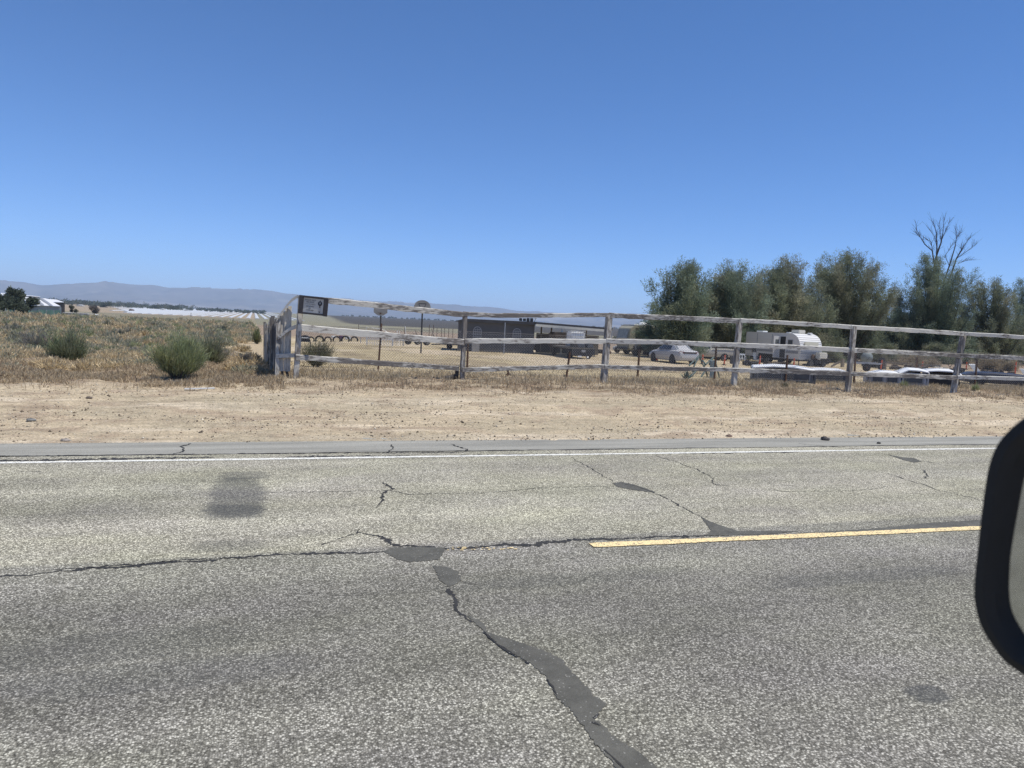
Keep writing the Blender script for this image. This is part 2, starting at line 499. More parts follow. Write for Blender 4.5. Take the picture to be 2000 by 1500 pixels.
# ================================================================== THE SETTING
# ---- ground: one sheet out to the horizon
def axis_pts(lo, hi, step, far, neg_far, k=1.09):
    core = list(np.arange(lo, hi + 1e-6, step)); s = step; x = hi; right = []
    while x < far: s *= k; x += s; right.append(x)
    s = step; x = lo; left = []
    while x > neg_far: s *= k; x -= s; left.append(x)
    return np.array(left[::-1] + core + right)
xs = axis_pts(-9, 31, 0.085, 34000, -34000, 1.06)
ys = axis_pts(9.0, 23, 0.075, 34000, -34000, 1.045)
GX, GY = np.meshgrid(xs, ys)
def micro(x, y):
    """clods, ruts and humps of the verge"""
    off = ss(9.75, 10.4, y)
    fade = 1 - ss(40, 90, np.abs(y))
    n = (fbm(x * 1.1, y * 1.6, 1) - 0.5) * 0.07 + (fbm(x * 5, y * 7, 5, 3) - 0.5) * 0.035
    weeds = ss(14.3, 15.6, y + (fbm(x * 0.6, y * 0.2, 9) - 0.5) * 2.0) * (1 - ss(18.6, 21, y) * (x > 0.6))
    n = n + weeds * ((fbm(x * 1.7, y * 2.2, 12) - 0.5) * 0.14 + (fbm(x * 7, y * 8, 15, 3) - 0.5) * 0.06)
    left = ss(0.2, -1.5, x) if False else 1 - ss(-1.6, 0.2, x)
    n = n + left * ss(15, 17.5, y) * (fbm(x * 0.8, y * 0.8, 21) - 0.42) * 0.50
    rut = -0.022 * np.exp(-((y - 12.3) / 0.35) ** 2) - 0.018 * np.exp(-((y - 10.9) / 0.3) ** 2)
    return off * fade * (n + rut)
GZ = gz(GX, GY) + micro(GX, GY)
GZ = np.where(GY < 9.75, -0.03, GZ)
GZ = np.where((GY < -3), -0.03 - 0.0 * GY, GZ)
ny, nx = GX.shape
idx = np.arange(ny * nx).reshape(ny, nx)
quads = np.stack([idx[:-1, :-1], idx[:-1, 1:], idx[1:, 1:], idx[1:, :-1]], -1).reshape(-1, 4)

def lerp(c, d, m):
    return c * (1 - m[..., None]) + np.array(d) * m[..., None]
def ground_colour(x, y):
    r = np.sqrt(x * x + y * y)
    n1 = fbm(x * 0.55, y * 0.9, 31); n2 = fbm(x * 2.3, y * 3.5, 35); n3 = fbm(x * 0.08, y * 0.05, 41)
    c = np.zeros(x.shape + (3,)) + np.array((0.51, 0.42, 0.287))
    c = lerp(c, (0.61, 0.515, 0.375), ss(0.52, 0.66, fbm(x * 0.25, y * 2.2, 51)))
    c = lerp(c, (0.37, 0.285, 0.20), 0.75 * ss(0.50, 0.66, n2))
    c = lerp(c, (0.42, 0.36, 0.25), 0.6 * ss(0.52, 0.7, n1))
    # weedy litter towards the fence
    wd = ss(14.2, 15.9, y + (n1 - 0.5) * 3.4 + (fbm(x * 0.2, y * 0, 77) - 0.5) * 1.6)
    litter = lerp(np.zeros(c.shape) + np.array((0.285, 0.21, 0.14)), (0.40, 0.325, 0.22), ss(0.44, 0.6, n2))
    litter = lerp(litter, (0.20, 0.14, 0.095), 0.7 * ss(0.55, 0.68, fbm(x * 3.1, y * 4.5, 61)))
    c = c * (1 - wd[..., None]) + litter * wd[..., None]
    # yard: dry straw
    yard = ss(18.6, 20.5, y + (n1 - 0.5) * 1.5) * (x > 0.75)
    st = lerp(np.zeros(c.shape) + np.array((0.46, 0.375, 0.225)), (0.34, 0.27, 0.165), ss(0.45, 0.62, fbm(x * 0.5, y * 0.25, 71)))
    st = lerp(st, (0.56, 0.46, 0.32), ss(0.5, 0.62, fbm(x * 0.16, y * 0.11, 75)) * 0.8)
    c = c * (1 - yard[..., None]) + st * yard[..., None]
    # open scrub on the other side
    scr = ss(17, 24, y) * (x <= 0.75)
    sc = lerp(np.zeros(c.shape) + np.array((0.33, 0.26, 0.18)), (0.22, 0.20, 0.135), ss(0.42, 0.6, fbm(x * 0.35, y * 0.2, 81)))
    sc = lerp(sc, (0.44, 0.35, 0.24), ss(0.55, 0.7, fbm(x * 0.2, y * 0.13, 85)))
    sc = lerp(sc, (0.46, 0.365, 0.235), (1 - ss(0.8, 2.8, np.abs(x + 0.6 + (n1 - .5)))) * 0.9)
    c = c * (1 - scr[..., None]) + sc * scr[..., None]
    # beyond the yard
    q = r * (1 + (n3 - 0.5) * 0.12)
    rt = (x > 0.75)
    c = lerp(c, (0.30, 0.23, 0.165), ss(80, 96, q) * rt)
    c = lerp(c, (0.235, 0.22, 0.15), ss(170, 230, q) * rt)
    c = lerp(c, (0.19, 0.18, 0.12), ss(120, 260, q) * (~rt) * 0.7)
    c = lerp(c, (0.34, 0.27, 0.185), ss(600, 660, r) * (~rt))
    c = lerp(c, (0.075, 0.068, 0.058), ss(430, 480, r) * rt * ss(45, 60, x - y * 0.08 + 30))
    c = lerp(c, (0.36, 0.31, 0.245), ss(2300, 2500, r))
    return c
gm = np_mesh("ground", np.stack([GX, GY, GZ], -1).reshape(-1, 3), quads, M_SOIL, smooth=True)
gc = ground_colour(GX, GY).reshape(-1, 3)
att = gm.data.color_attributes.new("gcol", 'FLOAT_COLOR', 'POINT')
c4 = np.ones((len(gc), 4), np.float32); c4[:, :3] = gc
att.data.foreach_set("color", c4.ravel())
tag(gm, kind="structure")

# ---- the road
Y_LINE, Y_CENTRE = onz(492, 897).y, onz(492, 1094).y
Y_SEAM = onz(492, 888).y
def sheet(name, y0, y1, z, mat, jag0=0.0, jag1=0.0, x0=-160, x1=900, step=0.06, kind="structure", fine=(-9, 45)):
    X = list(np.arange(fine[0], fine[1], step))
    X = [v for v in (x0, x0 * .5, -30, -20) if v < fine[0]] + X + [v for v in (60, 90, 140, 300, x1) if v > fine[1] and v <= x1]
    X = np.array(X); n = len(X)
    a = y0 + jag0 * (fbm(X * 2.1, X * 0, 3) - 0.5) * 2 + jag0 * (vnoise(X * 17, X * 0, 4) - 0.5)
    b = y1 + jag1 * (fbm(X * 1.7, X * 0, 6) - 0.5) * 2 + jag1 * (vnoise(X * 19, X * 0, 8) - 0.5)
    V = np.concatenate([np.stack([X, a, X * 0 + z], 1), np.stack([X, b, X * 0 + z], 1)])
    i = np.arange(n - 1)
    return tag(np_mesh(name, V, np.stack([i, i + 1, n + i + 1, n + i], 1), mat), kind=kind)
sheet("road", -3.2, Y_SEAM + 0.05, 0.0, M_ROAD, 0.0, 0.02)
sheet("road_shoulder", Y_SEAM + 0.12, 9.95, -0.004, M_SHOULDER, 0.03, 0.26)
sheet("road_seam", Y_SEAM - 0.02, Y_SEAM + 0.2, -0.008, M_CRACK, 0.0, 0.0)
sheet("white_line", Y_LINE - 0.046, Y_LINE + 0.046, 0.003, M_WHITE_LINE, 0.012, 0.012)

def crack(pts, ws, name, mat, z, jag=0.8, step=0.018, seed=0):
    """pts photograph pixels on the road; ws widths in metres; a jagged strip"""
    P = [onz(*p) for p in pts]; out = []
    for i in range(len(P) - 1):
        n = max(2, int((P[i + 1] - P[i]).length / step))
        for k in range(n):
            t = k / n; out.append((P[i].lerp(P[i + 1], t), ws[i] * (1 - t) + ws[i + 1] * t))
    out.append((P[-1], ws[-1])); n = len(out)
    L = []; Rr = []
    for i, (p, w_) in enumerate(out):
        d = (out[min(i + 1, n - 1)][0] - out[max(i - 1, 0)][0]).normalized(); s_ = Vector((-d.y, d.x, 0))
        c = p + s_ * (float(fbm(np.array(i * 0.21 + seed * 9.7), np.array(seed + .3), 2)) - 0.5) * (0.09 if seed < 40 else 0.015)
        v_ = 0.25 + 0.95 * float(vnoise(np.array(i * 0.37 + seed * 3.1), np.array(seed * 1.7)))
        a = w_ * .56 * (1.45 if seed < 40 and (out[0][0].y > Y_CENTRE + .4 or len(out) > 200) else 1.0) * v_ * (1 + jag * (rnd.random() * 2 - 1)); b = w_ * .56 * (1.45 if seed < 40 and (out[0][0].y > Y_CENTRE + .4 or len(out) > 200) else 1.0) * v_ * (1 + jag * (rnd.random() * 2 - 1))
        L.append(c + s_ * a); Rr.append(c - s_ * b)
    V = [(p.x, p.y, z) for p in L] + [(p.x, p.y, z) for p in Rr]
    F = [[i, i + 1, n + i + 1, n + i] for i in range(n - 1)]
    return V, F
def cracks(name, lst, mat, z, **kw):
    V = []; F = []
    for k, (pts, ws) in enumerate(lst):
        v, f = crack(pts, ws, name, mat, z, seed=k + kw.get('s', 0)); b = len(V); V += v; F += [[b + i for i in q] for q in f]
    return tag(np_mesh(name, V, F, mat), kind="structure")
def patch(name, pix, z, mat, jag=0.012, step=0.014):
    jag = max(jag, .007)
    P = [onz(*p) for p in pix]; out = []
    for i in range(len(P)):
        a, b = P[i], P[(i + 1) % len(P)]; n = max(1, int((b - a).length / step))
        for k in range(n):
            q = a.lerp(b, k / n); out.append((q.x + rnd.uniform(-jag, jag), q.y + rnd.uniform(-jag, jag), z))
    m = MB(); m.v = out; m.f = [list(range(len(out)))]
    o = m.build(name, mat)
    import bmesh
    bm = bmesh.new(); bm.from_mesh(o.data); bmesh.ops.triangulate(bm, faces=bm.faces)
    for f in bm.faces:
        if f.normal.z < 0: f.normal_flip()
    bm.to_mesh(o.data); bm.free()
    return tag(o, kind="structure")

cracks("road_crack", [
    ([(-60, 1131), (20, 1125), (180, 1111), (330, 1100), (480, 1088), (560, 1083), (640, 1080), (760, 1079)], [.03, .022, .035, .05, .03, .045, .04, .03]),
    ([(100, 1113), (240, 1104), (380, 1093), (500, 1090)], [.006, .02, .016, .006]),
    ([(870, 1073), (960, 1067), (1050, 1062), (1155, 1053), (1250, 1050), (1340, 1048), (1420, 1045)], [.045, .05, .07, .055, .035, .05, .05]),
    ([(700, 1040), (745, 1050), (780, 1066), (850, 1070)], [.012, .035, .05, .03]),
    ([(632, 1066), (650, 1055), (690, 1043), (702, 1033)], [.012, .010, .014, .010]),
    ([(748, 942), (768, 955), (748, 962), (746, 978), (735, 992)], [.014, .03, .022, .018, .008]),
    ([(520, 962), (640, 960), (760, 958), (800, 965), (900, 964), (980, 961), (1040, 954), (1070, 951)], [.004, .008, .008, .012, .005, .008, .012, .004]),
    ([(1040, 954), (1150, 951), (1200, 950)], [.005, .006, .004]),
    ([(1115, 893), (1160, 918), (1195, 940)], [.005, .01, .008]),
    ([(1280, 890), (1310, 899), (1355, 914), (1385, 930), (1400, 947), (1425, 949)], [.008, .016, .012, .010, .014, .008]),
    ([(1495, 956), (1530, 960), (1570, 960), (1680, 958), (1740, 950)], [.006, .010, .006, .005, .004]),
    ([(1280, 965), (1310, 977), (1340, 995), (1368, 1007)], [.016, .014, .012, .014]),
    ([(1730, 924), (1770, 937), (1800, 945), (1830, 957), (1870, 966), (1925, 979), (1990, 993)], [.008, .010, .018, .012, .008, .012, .01]),
    ([(1800, 900), (1830, 906), (1855, 911)], [.012, .008, .006]),
    ([(1805, 918), (1812, 927), (1806, 934)], [.02, .012, .02]),
    ([(340, 887), (362, 880), (352, 872), (375, 866)], [.02, .012, .016, .012]),
    ([(755, 884), (768, 876), (762, 868)], [.012, .012, .012]),
    ([(905, 884), (915, 878), (895, 872), (880, 867)], [.014, .02, .014, .012]),
    ([(1560, 866), (1610, 871), (1660, 876), (1700, 879)], [.012, .012, .016, .012]),
    ([(40, 921), (80, 921)], [.01, .01]),
    ([(878, 1150), (886, 1172), (900, 1195), (925, 1215)], [.03, .035, .025, .012]),
    ([(-60, 901), (60, 899), (200, 897), (330, 894.5), (420, 893.5)], [.06, .05, .07, .05, .03]),
    ([(-60, 891), (120, 890), (300, 888), (460, 886.5), (700, 885), (900, 883.5)], [.03, .035, .025, .03, .025, .03]),
    ([(560, 892.5), (640, 891.5), (740, 891), (800, 890)], [.03, .05, .05, .02]),
    ([(900, 889), (1050, 887.5), (1200, 886), (1400, 885), (1560, 883)], [.03, .05, .035, .05, .03]),
], M_CRACK, 0.0015)
patch("tar_patch", [(748, 1078), (765, 1070), (800, 1069), (868, 1070), (866, 1082), (855, 1094), (800, 1098), (775, 1092)], 0.003, M_TAR, 0.006)
patch("tar_patch", [(845, 1105), (875, 1108), (896, 1118), (901, 1133), (888, 1143), (876, 1146), (858, 1132), (852, 1118)], 0.003, M_TAR, 0.006)
patch("tar_patch", [(913, 1203), (935, 1211), (950, 1225), (952, 1236), (1000, 1251), (1050, 1266), (1100, 1290), (1118, 1315), (1140, 1335), (1160, 1360),
                    (1186, 1376), (1172, 1390), (1160, 1404), (1178, 1418), (1200, 1440), (1238, 1462), (1285, 1500), (1330, 1545), (1230, 1545), (1205, 1500), (1170, 1462),
                    (1140, 1420), (1112, 1385), (1085, 1360), (1068, 1325), (1035, 1296), (995, 1274), (965, 1252), (942, 1232)], 0.003, M_TAR, 0.005)
cracks("crack_edge", [
    ([(944, 1235), (966, 1254), (995, 1276), (1034, 1298)], [.006, .010, .012, .006]),
    ([(1068, 1328), (1080, 1345), (1088, 1360)], [.006, .012, .006]),
    ([(1158, 1404), (1168, 1395)], [.02, .012]),
    ([(1155, 1412), (1172, 1419)], [.016, .006]),
    ([(1180, 1466), (1200, 1485), (1215, 1500), (1235, 1520)], [.008, .012, .008, .008]),
    ([(1208, 945), (1240, 949), (1262, 957), (1278, 963)], [.006, .012, .02, .03]),
], M_CRACK, 0.0045, s=40)
patch("tar_patch", [(1197, 944), (1212, 941), (1235, 946), (1262, 954), (1280, 962), (1262, 961), (1230, 956), (1205, 951)], 0.003, M_TAR, 0.006)
patch("tar_patch", [(1366, 1007), (1385, 1018), (1410, 1027), (1440, 1037), (1500, 1037), (1560, 1038), (1500, 1044), (1380, 1047), (1388, 1036), (1378, 1022)], 0.003, M_TAR, 0.006)
patch("tar_patch", [(1733, 888), (1760, 893), (1785, 895), (1800, 901), (1786, 904), (1765, 899)], 0.003, M_TAR, 0.004)
patch("tar_patch", [(1560, 1042), (1640, 1037), (1720, 1032), (1800, 1023), (1880, 1018), (1990, 1012), (1990, 1026), (1880, 1030), (1780, 1035), (1640, 1042)], 0.003, M_TAR, 0.01)
# worn yellow dash of the centre line
a0, a1 = onz(1155, 1066), onz(1905, 1032.5)
Xd = np.arange(a0.x, a0.x + 11, 0.025); nd = len(Xd)
Yd = a0.y + (a1.y - a0.y) / (a1.x - a0.x) * (Xd - a0.x)
wdt = 0.052 + 0.012 * (fbm(Xd * 3, Xd * 0, 5) - 0.5)
lo = Yd - wdt + 0.012 * (vnoise(Xd * 22, Xd * 0, 1) - 0.5); hi = Yd + wdt + 0.014 * (vnoise(Xd * 24, Xd * 0, 2) - 0.5)
hi -= 0.03 * ss(3.6, 5.2, Xd - a0.x) * (1 - ss(7, 8, Xd - a0.x))
V = np.concatenate([np.stack([Xd, lo, Xd * 0 + .006], 1), np.stack([Xd, hi, Xd * 0 + .006], 1)]); i = np.arange(nd - 1)
tag(np_mesh("yellow_line", V, np.stack([i, i + 1, nd + i + 1, nd + i], 1), M_YELLOW), kind="structure")
# last flecks of yellow beside the patch
m = MB()
for k in range(26):
    p = onz(rnd.uniform(868, 1010), 0); q = onz(rnd.uniform(868, 1010), 1073 + rnd.uniform(-3, 3)); s_ = rnd.uniform(.006, .018)
    m.add([(q.x - s_, q.y - s_ * .5, .0075), (q.x + s_, q.y - s_ * .6, .0075), (q.x + s_ * .7, q.y + s_ * .5, .0075), (q.x - s_ * .8, q.y + s_ * .4, .0075)], [[0, 1, 2, 3]])
tag(m.build("yellow_line", M_YELLOW), kind="structure")

# ---- hills
prof = [(-700, 560), (-300, 553), (0, 549), (45, 551), (80, 557), (120, 557), (165, 553), (205, 551), (260, 556), (300, 557), (330, 562), (400, 563), (450, 564), (500, 567), (530, 570),
        (560, 575), (600, 578), (650, 582), (700, 586), (760, 590), (820, 592), (860, 594), (900, 597), (920, 600), (950, 599), (980, 602), (1010, 608), (1050, 609), (1100, 611),
        (1190, 613), (1240, 612), (1300, 618), (1400, 625), (1600, 634), (1900, 648), (2300, 668), (3000, 700)]
def az_el(px, py):
    d = ray(px, py); return math.atan2(d.x, d.y), d.z / math.hypot(d.x, d.y)
ae = [az_el(*p) for p in prof]
az = np.linspace(ae[0][0] - 0.35, R(75), 520)
el = np.interp(az, [a for a, e in ae], [e for a, e in ae])
rad = np.linspace(8200, 15500, 60)
AZ, RA = np.meshgrid(az, rad); EL = np.tile(el, (len(rad), 1))
ramp_ = ss(8200, 14000, RA) * 0.75 + 0.25 * ss(11500, 14000, RA); back = 1 - 0.4 * ss(14000, 15500, RA)
HZ = (EL * 14000 + 1.6) * ramp_ * back
rid = 1 - np.abs(fbm(AZ * 34, RA / 2300.0, 91, 5) * 2 - 1) * 1.6
HZ = HZ * (1 + (rid - 0.6) * 0.35 * (1 - ss(12800, 14000, RA))) + 8 * (fbm(AZ * 90, RA / 700.0, 95) - 0.5)
HZ = HZ - 0 - 30 * (1 - ss(8200, 8800, RA))
ny_, nx_ = AZ.shape; ii = np.arange(ny_ * nx_).reshape(ny_, nx_)
qd = np.stack([ii[:-1, :-1], ii[:-1, 1:], ii[1:, 1:], ii[1:, :-1]], -1).reshape(-1, 4)
t = NT("hill_soil"); n1 = t.noise(t.obj(), 0.0016, 6, 0.65); n2 = t.noise(t.obj((1, 1, 3)), 0.0007, 4, 0.5)
c_ = t.ramp(n1, [(0.32, (0.06, 0.055, 0.056)), (0.68, (0.16, 0.135, 0.12))])
c_ = t.mix(t.ramp(n2, [(0.56, 0.0), (0.62, 1.0)]), c_, (0.21, 0.18, 0.16))
M_HILL = t.fin(c_, 1.0, 0, 0.0)
tag(np_mesh("hills", np.stack([RA * np.sin(AZ), RA * np.cos(AZ), HZ], -1).reshape(-1, 3), qd, M_HILL, smooth=True), kind="structure")

# ---- air
t = bpy.data.materials.new("haze_air"); t.use_nodes = True
for n in list(t.node_tree.nodes):
    if n.type == 'BSDF_PRINCIPLED': t.node_tree.nodes.remove(n)
pv = t.node_tree.nodes.new("ShaderNodeVolumePrincipled"); pv.inputs['Density'].default_value = HAZE_DENSITY
pv.inputs['Color'].default_value = (0.56, 0.75, 1.0, 1)
pv.inputs['Anisotropy'].default_value = 0.0
t.node_tree.links.new(pv.outputs[0], [n for n in t.node_tree.nodes if n.type == 'OUTPUT_MATERIAL'][0].inputs['Volume'])
m = MB(); m.box((0, 0, 365), (76000, 76000, 830)); hz = m.build("haze", t); tag(hz, kind="stuff")
hz["label"] = "thin blue haze lying over the plain and hills"

# ================================================================== PLANTS
def blades(n, centre, spread, length, width, lean, colours, up=(0.6, 1.0), tri=True):
    """n thin leaves as one array. centre (n,3); returns verts, faces, cols"""
    c = centre + rng.normal(size=(n, 3)) * spread
    az_ = rng.uniform(0, 2 * np.pi, n); tl = rng.uniform(0, lean, n)
    d = np.stack([np.sin(tl) * np.cos(az_), np.sin(tl) * np.sin(az_), np.cos(tl)], 1)
    return ribbons(c, d, length, width, colours)
def ribbons(c, d, length, width, colours):
    n = len(c)
    L = (rng.uniform(0.6, 1.25, n) * length)[:, None]; W = (rng.uniform(0.6, 1.3, n) * width)[:, None]
    s_ = np.cross(d, rng.normal(size=(n, 3))); s_ /= (np.linalg.norm(s_, axis=1, keepdims=True) + 1e-6)
    a = c - s_ * W / 2; b = c + s_ * W / 2; e = c + d * L
    V = np.stack([a, b, e + s_ * W * .22, e - s_ * W * .22], 1).reshape(-1, 3)
    F = np.arange(n * 4).reshape(n, 4)
    return V, F, colours
def gather(parts):
    V = []; F = []; C = []; b = 0
    for v, f, c in parts:
        V.append(v); F.append(f + b); C.append(c); b += len(v)
    return np.concatenate(V), np.concatenate(F), np.concatenate(C)
def pick(n, pal, jitter=0.12):
    pal = np.array(pal); c = pal[rng.integers(0, len(pal), n)]
    return c * (1 + rng.normal(size=(n, 1)) * jitter)

def curve_pts(a, b, sag, n=6, wob=0.0):
    a = Vector(a); b = Vector(b); out = []
    for i in range(n):
        t_ = i / (n - 1); p = a.lerp(b, t_)
        p.z += sag * 4 * t_ * (1 - t_)
        if 0 < i < n - 1: p += Vector((rnd.uniform(-wob, wob), rnd.uniform(-wob, wob), rnd.uniform(-wob, wob)))
        out.append(p)
    return out

OLIVE = [(0.266, 0.3, 0.194), (0.312, 0.34, 0.228), (0.223, 0.26, 0.17)]
TEAL = [(0.251, 0.315, 0.218), (0.289, 0.345, 0.242), (0.219, 0.27, 0.189)]
BROWNISH = [(0.307, 0.315, 0.209), (0.261, 0.275, 0.18), (0.344, 0.34, 0.232)]

def tree(px, base_y, top, l, r, pal, pal2, label, bottom=0.0, nclump=130, per=360, shape='vase', stems=7, group="tamarisk trees behind the yard", leafL=0.185, dens=1.0, dz=0.0):
    """px.. photograph pixels of the trunk foot, crown top and both sides"""
    p = ong(px, base_y); k = mpp(p); d = depth(p)
    H = (base_y - top) * k; W = (r - l) * k; off = ((l + r) / 2 - px) * k
    root = empty("tree", (p.x, p.y, p.z - 0.1), 0, label, "tree", group)
    tc = at((l + r) / 2, top, d) - p; offv = Vector((tc.x, tc.y, 0))
    prof_ = {'vase': ([0, .15, .4, .62, .8, .92, 1], [.92, 1.0, 1.0, .97, .86, .60, .2]), 'bush': ([0, .3, .6, .85, 1], [1, 1, .85, .55, .2])}[shape]
    nl = max(20, int(nclump * .40)); W *= (1.32 if shape == 'vase' else 1.16); mb = MB(); parts = []
    # a few tall leaders make the uneven skyline, the others end lower and wider
    for i in range(nl):
        h = rng.uniform(.86, 1.0) if i < nl * .22 else rng.uniform(.08, .9) ** (.85)
        if i == 0: h = 1.0
        a = rng.uniform(0, 2 * np.pi); rr = math.sqrt(rng.uniform(.12, 1)) * np.interp(h, *prof_) * rng.uniform(.82, 1.12)
        if i < nl * .22: rr = rng.uniform(.0, .75) * np.interp(h, *prof_) + .1
        tip = Vector((rr * math.cos(a) * W / 2, rr * math.sin(a) * W / 2 * .9, h * H * .97)) + offv * h
        fx = Vector((rng.normal() * .22, rng.normal() * .22, 0)); 
        mid = fx.lerp(tip, .5); mid.z = tip.z * rng.uniform(.36, .46); mid += Vector((rng.normal() * .2, rng.normal() * .2, 0))
        if i < nl * .6: mb.tube([fx, fx.lerp(mid, .55) * 1.0, mid, mid.lerp(tip, .6), tip], [.13, .095, .06, .03, .008], 5)
        # plumes of fine twigs along the outer part of the limb
        npm = int(rng.uniform(20, 30) * (1.15 if shape == 'vase' else 1.0) * max(.6, min(1.4, H / 10)))
        t_ = rng.uniform(.28, 1.0, npm) ** .8
        F_ = np.array(fx); M_ = np.array(mid); T_ = np.array(tip)
        q = ((1 - t_) ** 2)[:, None] * F_ + (2 * t_ * (1 - t_))[:, None] * M_ + (t_ ** 2)[:, None] * T_
        dv = 2 * (1 - t_)[:, None] * (M_ - F_) + 2 * t_[:, None] * (T_ - M_); dv /= np.linalg.norm(dv, axis=1, keepdims=True) + 1e-6
        outw = q - np.array((q[:, 0].mean() * .2, q[:, 1].mean() * .2, 0)); outw[:, 2] = 0; outw /= np.linalg.norm(outw, axis=1, keepdims=True) + .4
        pdn = dv * .55 + outw * .45 + rng.normal(size=(npm, 3)) * .48 + np.array((0, 0, .18)); pdn /= np.linalg.norm(pdn, axis=1, keepdims=True)
        pl = rng.uniform(.5, 1.35, npm) * min(1.15, H / 9)
        m_ = int(per * .15)
        u_ = rng.random((npm, m_)); sp = (.10 + .17 * np.sin(np.pi * np.clip(u_, 0, 1) ** .8))[:, :, None]
        pos = q[:, None, :] + pdn[:, None, :] * (u_ * pl[:, None])[:, :, None] + np.clip(rng.normal(size=(npm, m_, 3)), -1.8, 1.8) * sp
        pos[:, :, 2] -= (u_ ** 2 * .18 * pl[:, None])
        dr = pdn[:, None, :] * .9 + rng.normal(size=(npm, m_, 3)) * .42 + np.array((0, 0, .1)); dr /= np.linalg.norm(dr, axis=2, keepdims=True)
        tn = (pick(1, pal, .06) if rng.random() < .6 else pick(1, pal2, .06)) * rng.uniform(.85, 1.2)
        cols = (tn[None] * (1 + rng.normal(size=(npm, 1, 1)) * .13)) * np.ones((npm, m_, 1))
        pos = pos.reshape(-1, 3); kp = pos[:, 2] > .05
        parts.append(ribbons(pos[kp], dr.reshape(-1, 3)[kp], leafL, leafL * .27, cols.reshape(-1, 3)[kp]))
    Vv, Ff, Cc = gather(parts)
    np_mesh("crown", Vv, Ff, LEAF, root, Cc)
    mb.build("trunk", M_BARK, root)
    return root

# the row of tamarisks
tree(1322, 700, 513, 1276, 1392, TEAL, OLIVE, "blue green tamarisk standing at the open end of the tree row", nclump=190)
tree(1436, 702, 510, 1384, 1482, TEAL, BROWNISH, "round topped tree second from the open end, behind the pickup", nclump=170)
tree(1530, 703, 503, 1476, 1592, OLIVE, BROWNISH, "brownish tree rising behind the white camper trailer", nclump=190)
tree(1655, 705, 486, 1586, 1738, OLIVE, BROWNISH, "tallest leafy tree, wide and wispy with a crown leaning right", nclump=230, per=300)
tree(1822, 708, 494, 1764, 1890, TEAL, OLIVE, "dark bushy tree with bare dead limbs rising out of it", nclump=200)
tree(1942, 712, 545, 1878, 1988, OLIVE, BROWNISH, "low feathery olive tree just right of the dead limbs", nclump=150)
tree(2010, 712, 538, 1962, 2075, TEAL, OLIVE, "dark tree cut off by the right edge of the view", nclump=150)
tree(1752, 704, 566, 1716, 1786, OLIVE, BROWNISH, "short sparse tree filling the gap beside the tallest tree", nclump=90, per=280, stems=4)
tree(1388, 700, 556, 1350, 1424, BROWNISH, OLIVE, "thin brown tree squeezed between the two round topped trees", nclump=90, per=300, stems=4)
tree(1484, 702, 540, 1452, 1520, OLIVE, BROWNISH, "narrow tree with bare twig tips behind the trailer's left end", nclump=80, per=300, stems=4)
tree(1598, 704, 542, 1562, 1632, BROWNISH, OLIVE, "narrow brown tree between the trailer tree and the tallest tree", nclump=80, per=280, stems=4)
G2 = "low scrub under the tree row"
tree(1284, 694, 606, 1240, 1332, OLIVE, TEAL, "low pale green bush drooping over the old motorhome", shape='bush', nclump=110, stems=4, group=G2, leafL=.17)
tree(1372, 697, 622, 1326, 1428, OLIVE, BROWNISH, "wide low bush behind the silver sedan and pickup", shape='bush', nclump=120, stems=4, group=G2, leafL=.17)
tree(1440, 698, 628, 1400, 1496, BROWNISH, OLIVE, "wide low bush behind the trailer's back end", shape='bush', nclump=110, stems=4, group=G2, leafL=.17)
tree(1570, 700, 612, 1500, 1640, BROWNISH, OLIVE, "long brown green thicket behind the trailer roof", shape='bush', nclump=150, stems=4, group=G2, leafL=.17)
tree(1688, 702, 618, 1640, 1740, OLIVE, TEAL, "dense dark thicket behind the dish and tractor wheel", shape='bush', nclump=120, stems=4, group=G2, leafL=.17)
tree(1775, 706, 606, 1726, 1830, OLIVE, BROWNISH, "dense thicket under the gap in the tree row", shape='bush', nclump=120, stems=4, group=G2, leafL=.17)
tree(1868, 708, 592, 1816, 1930, BROWNISH, OLIVE, "tall brown green thicket right of the dead limbs", shape='bush', nclump=130, stems=4, group=G2, leafL=.17)
tree(1965, 712, 612, 1912, 2060, OLIVE, BROWNISH, "broad thicket at the right end of the tree row", shape='bush', nclump=140, stems=4, group=G2, leafL=.17)

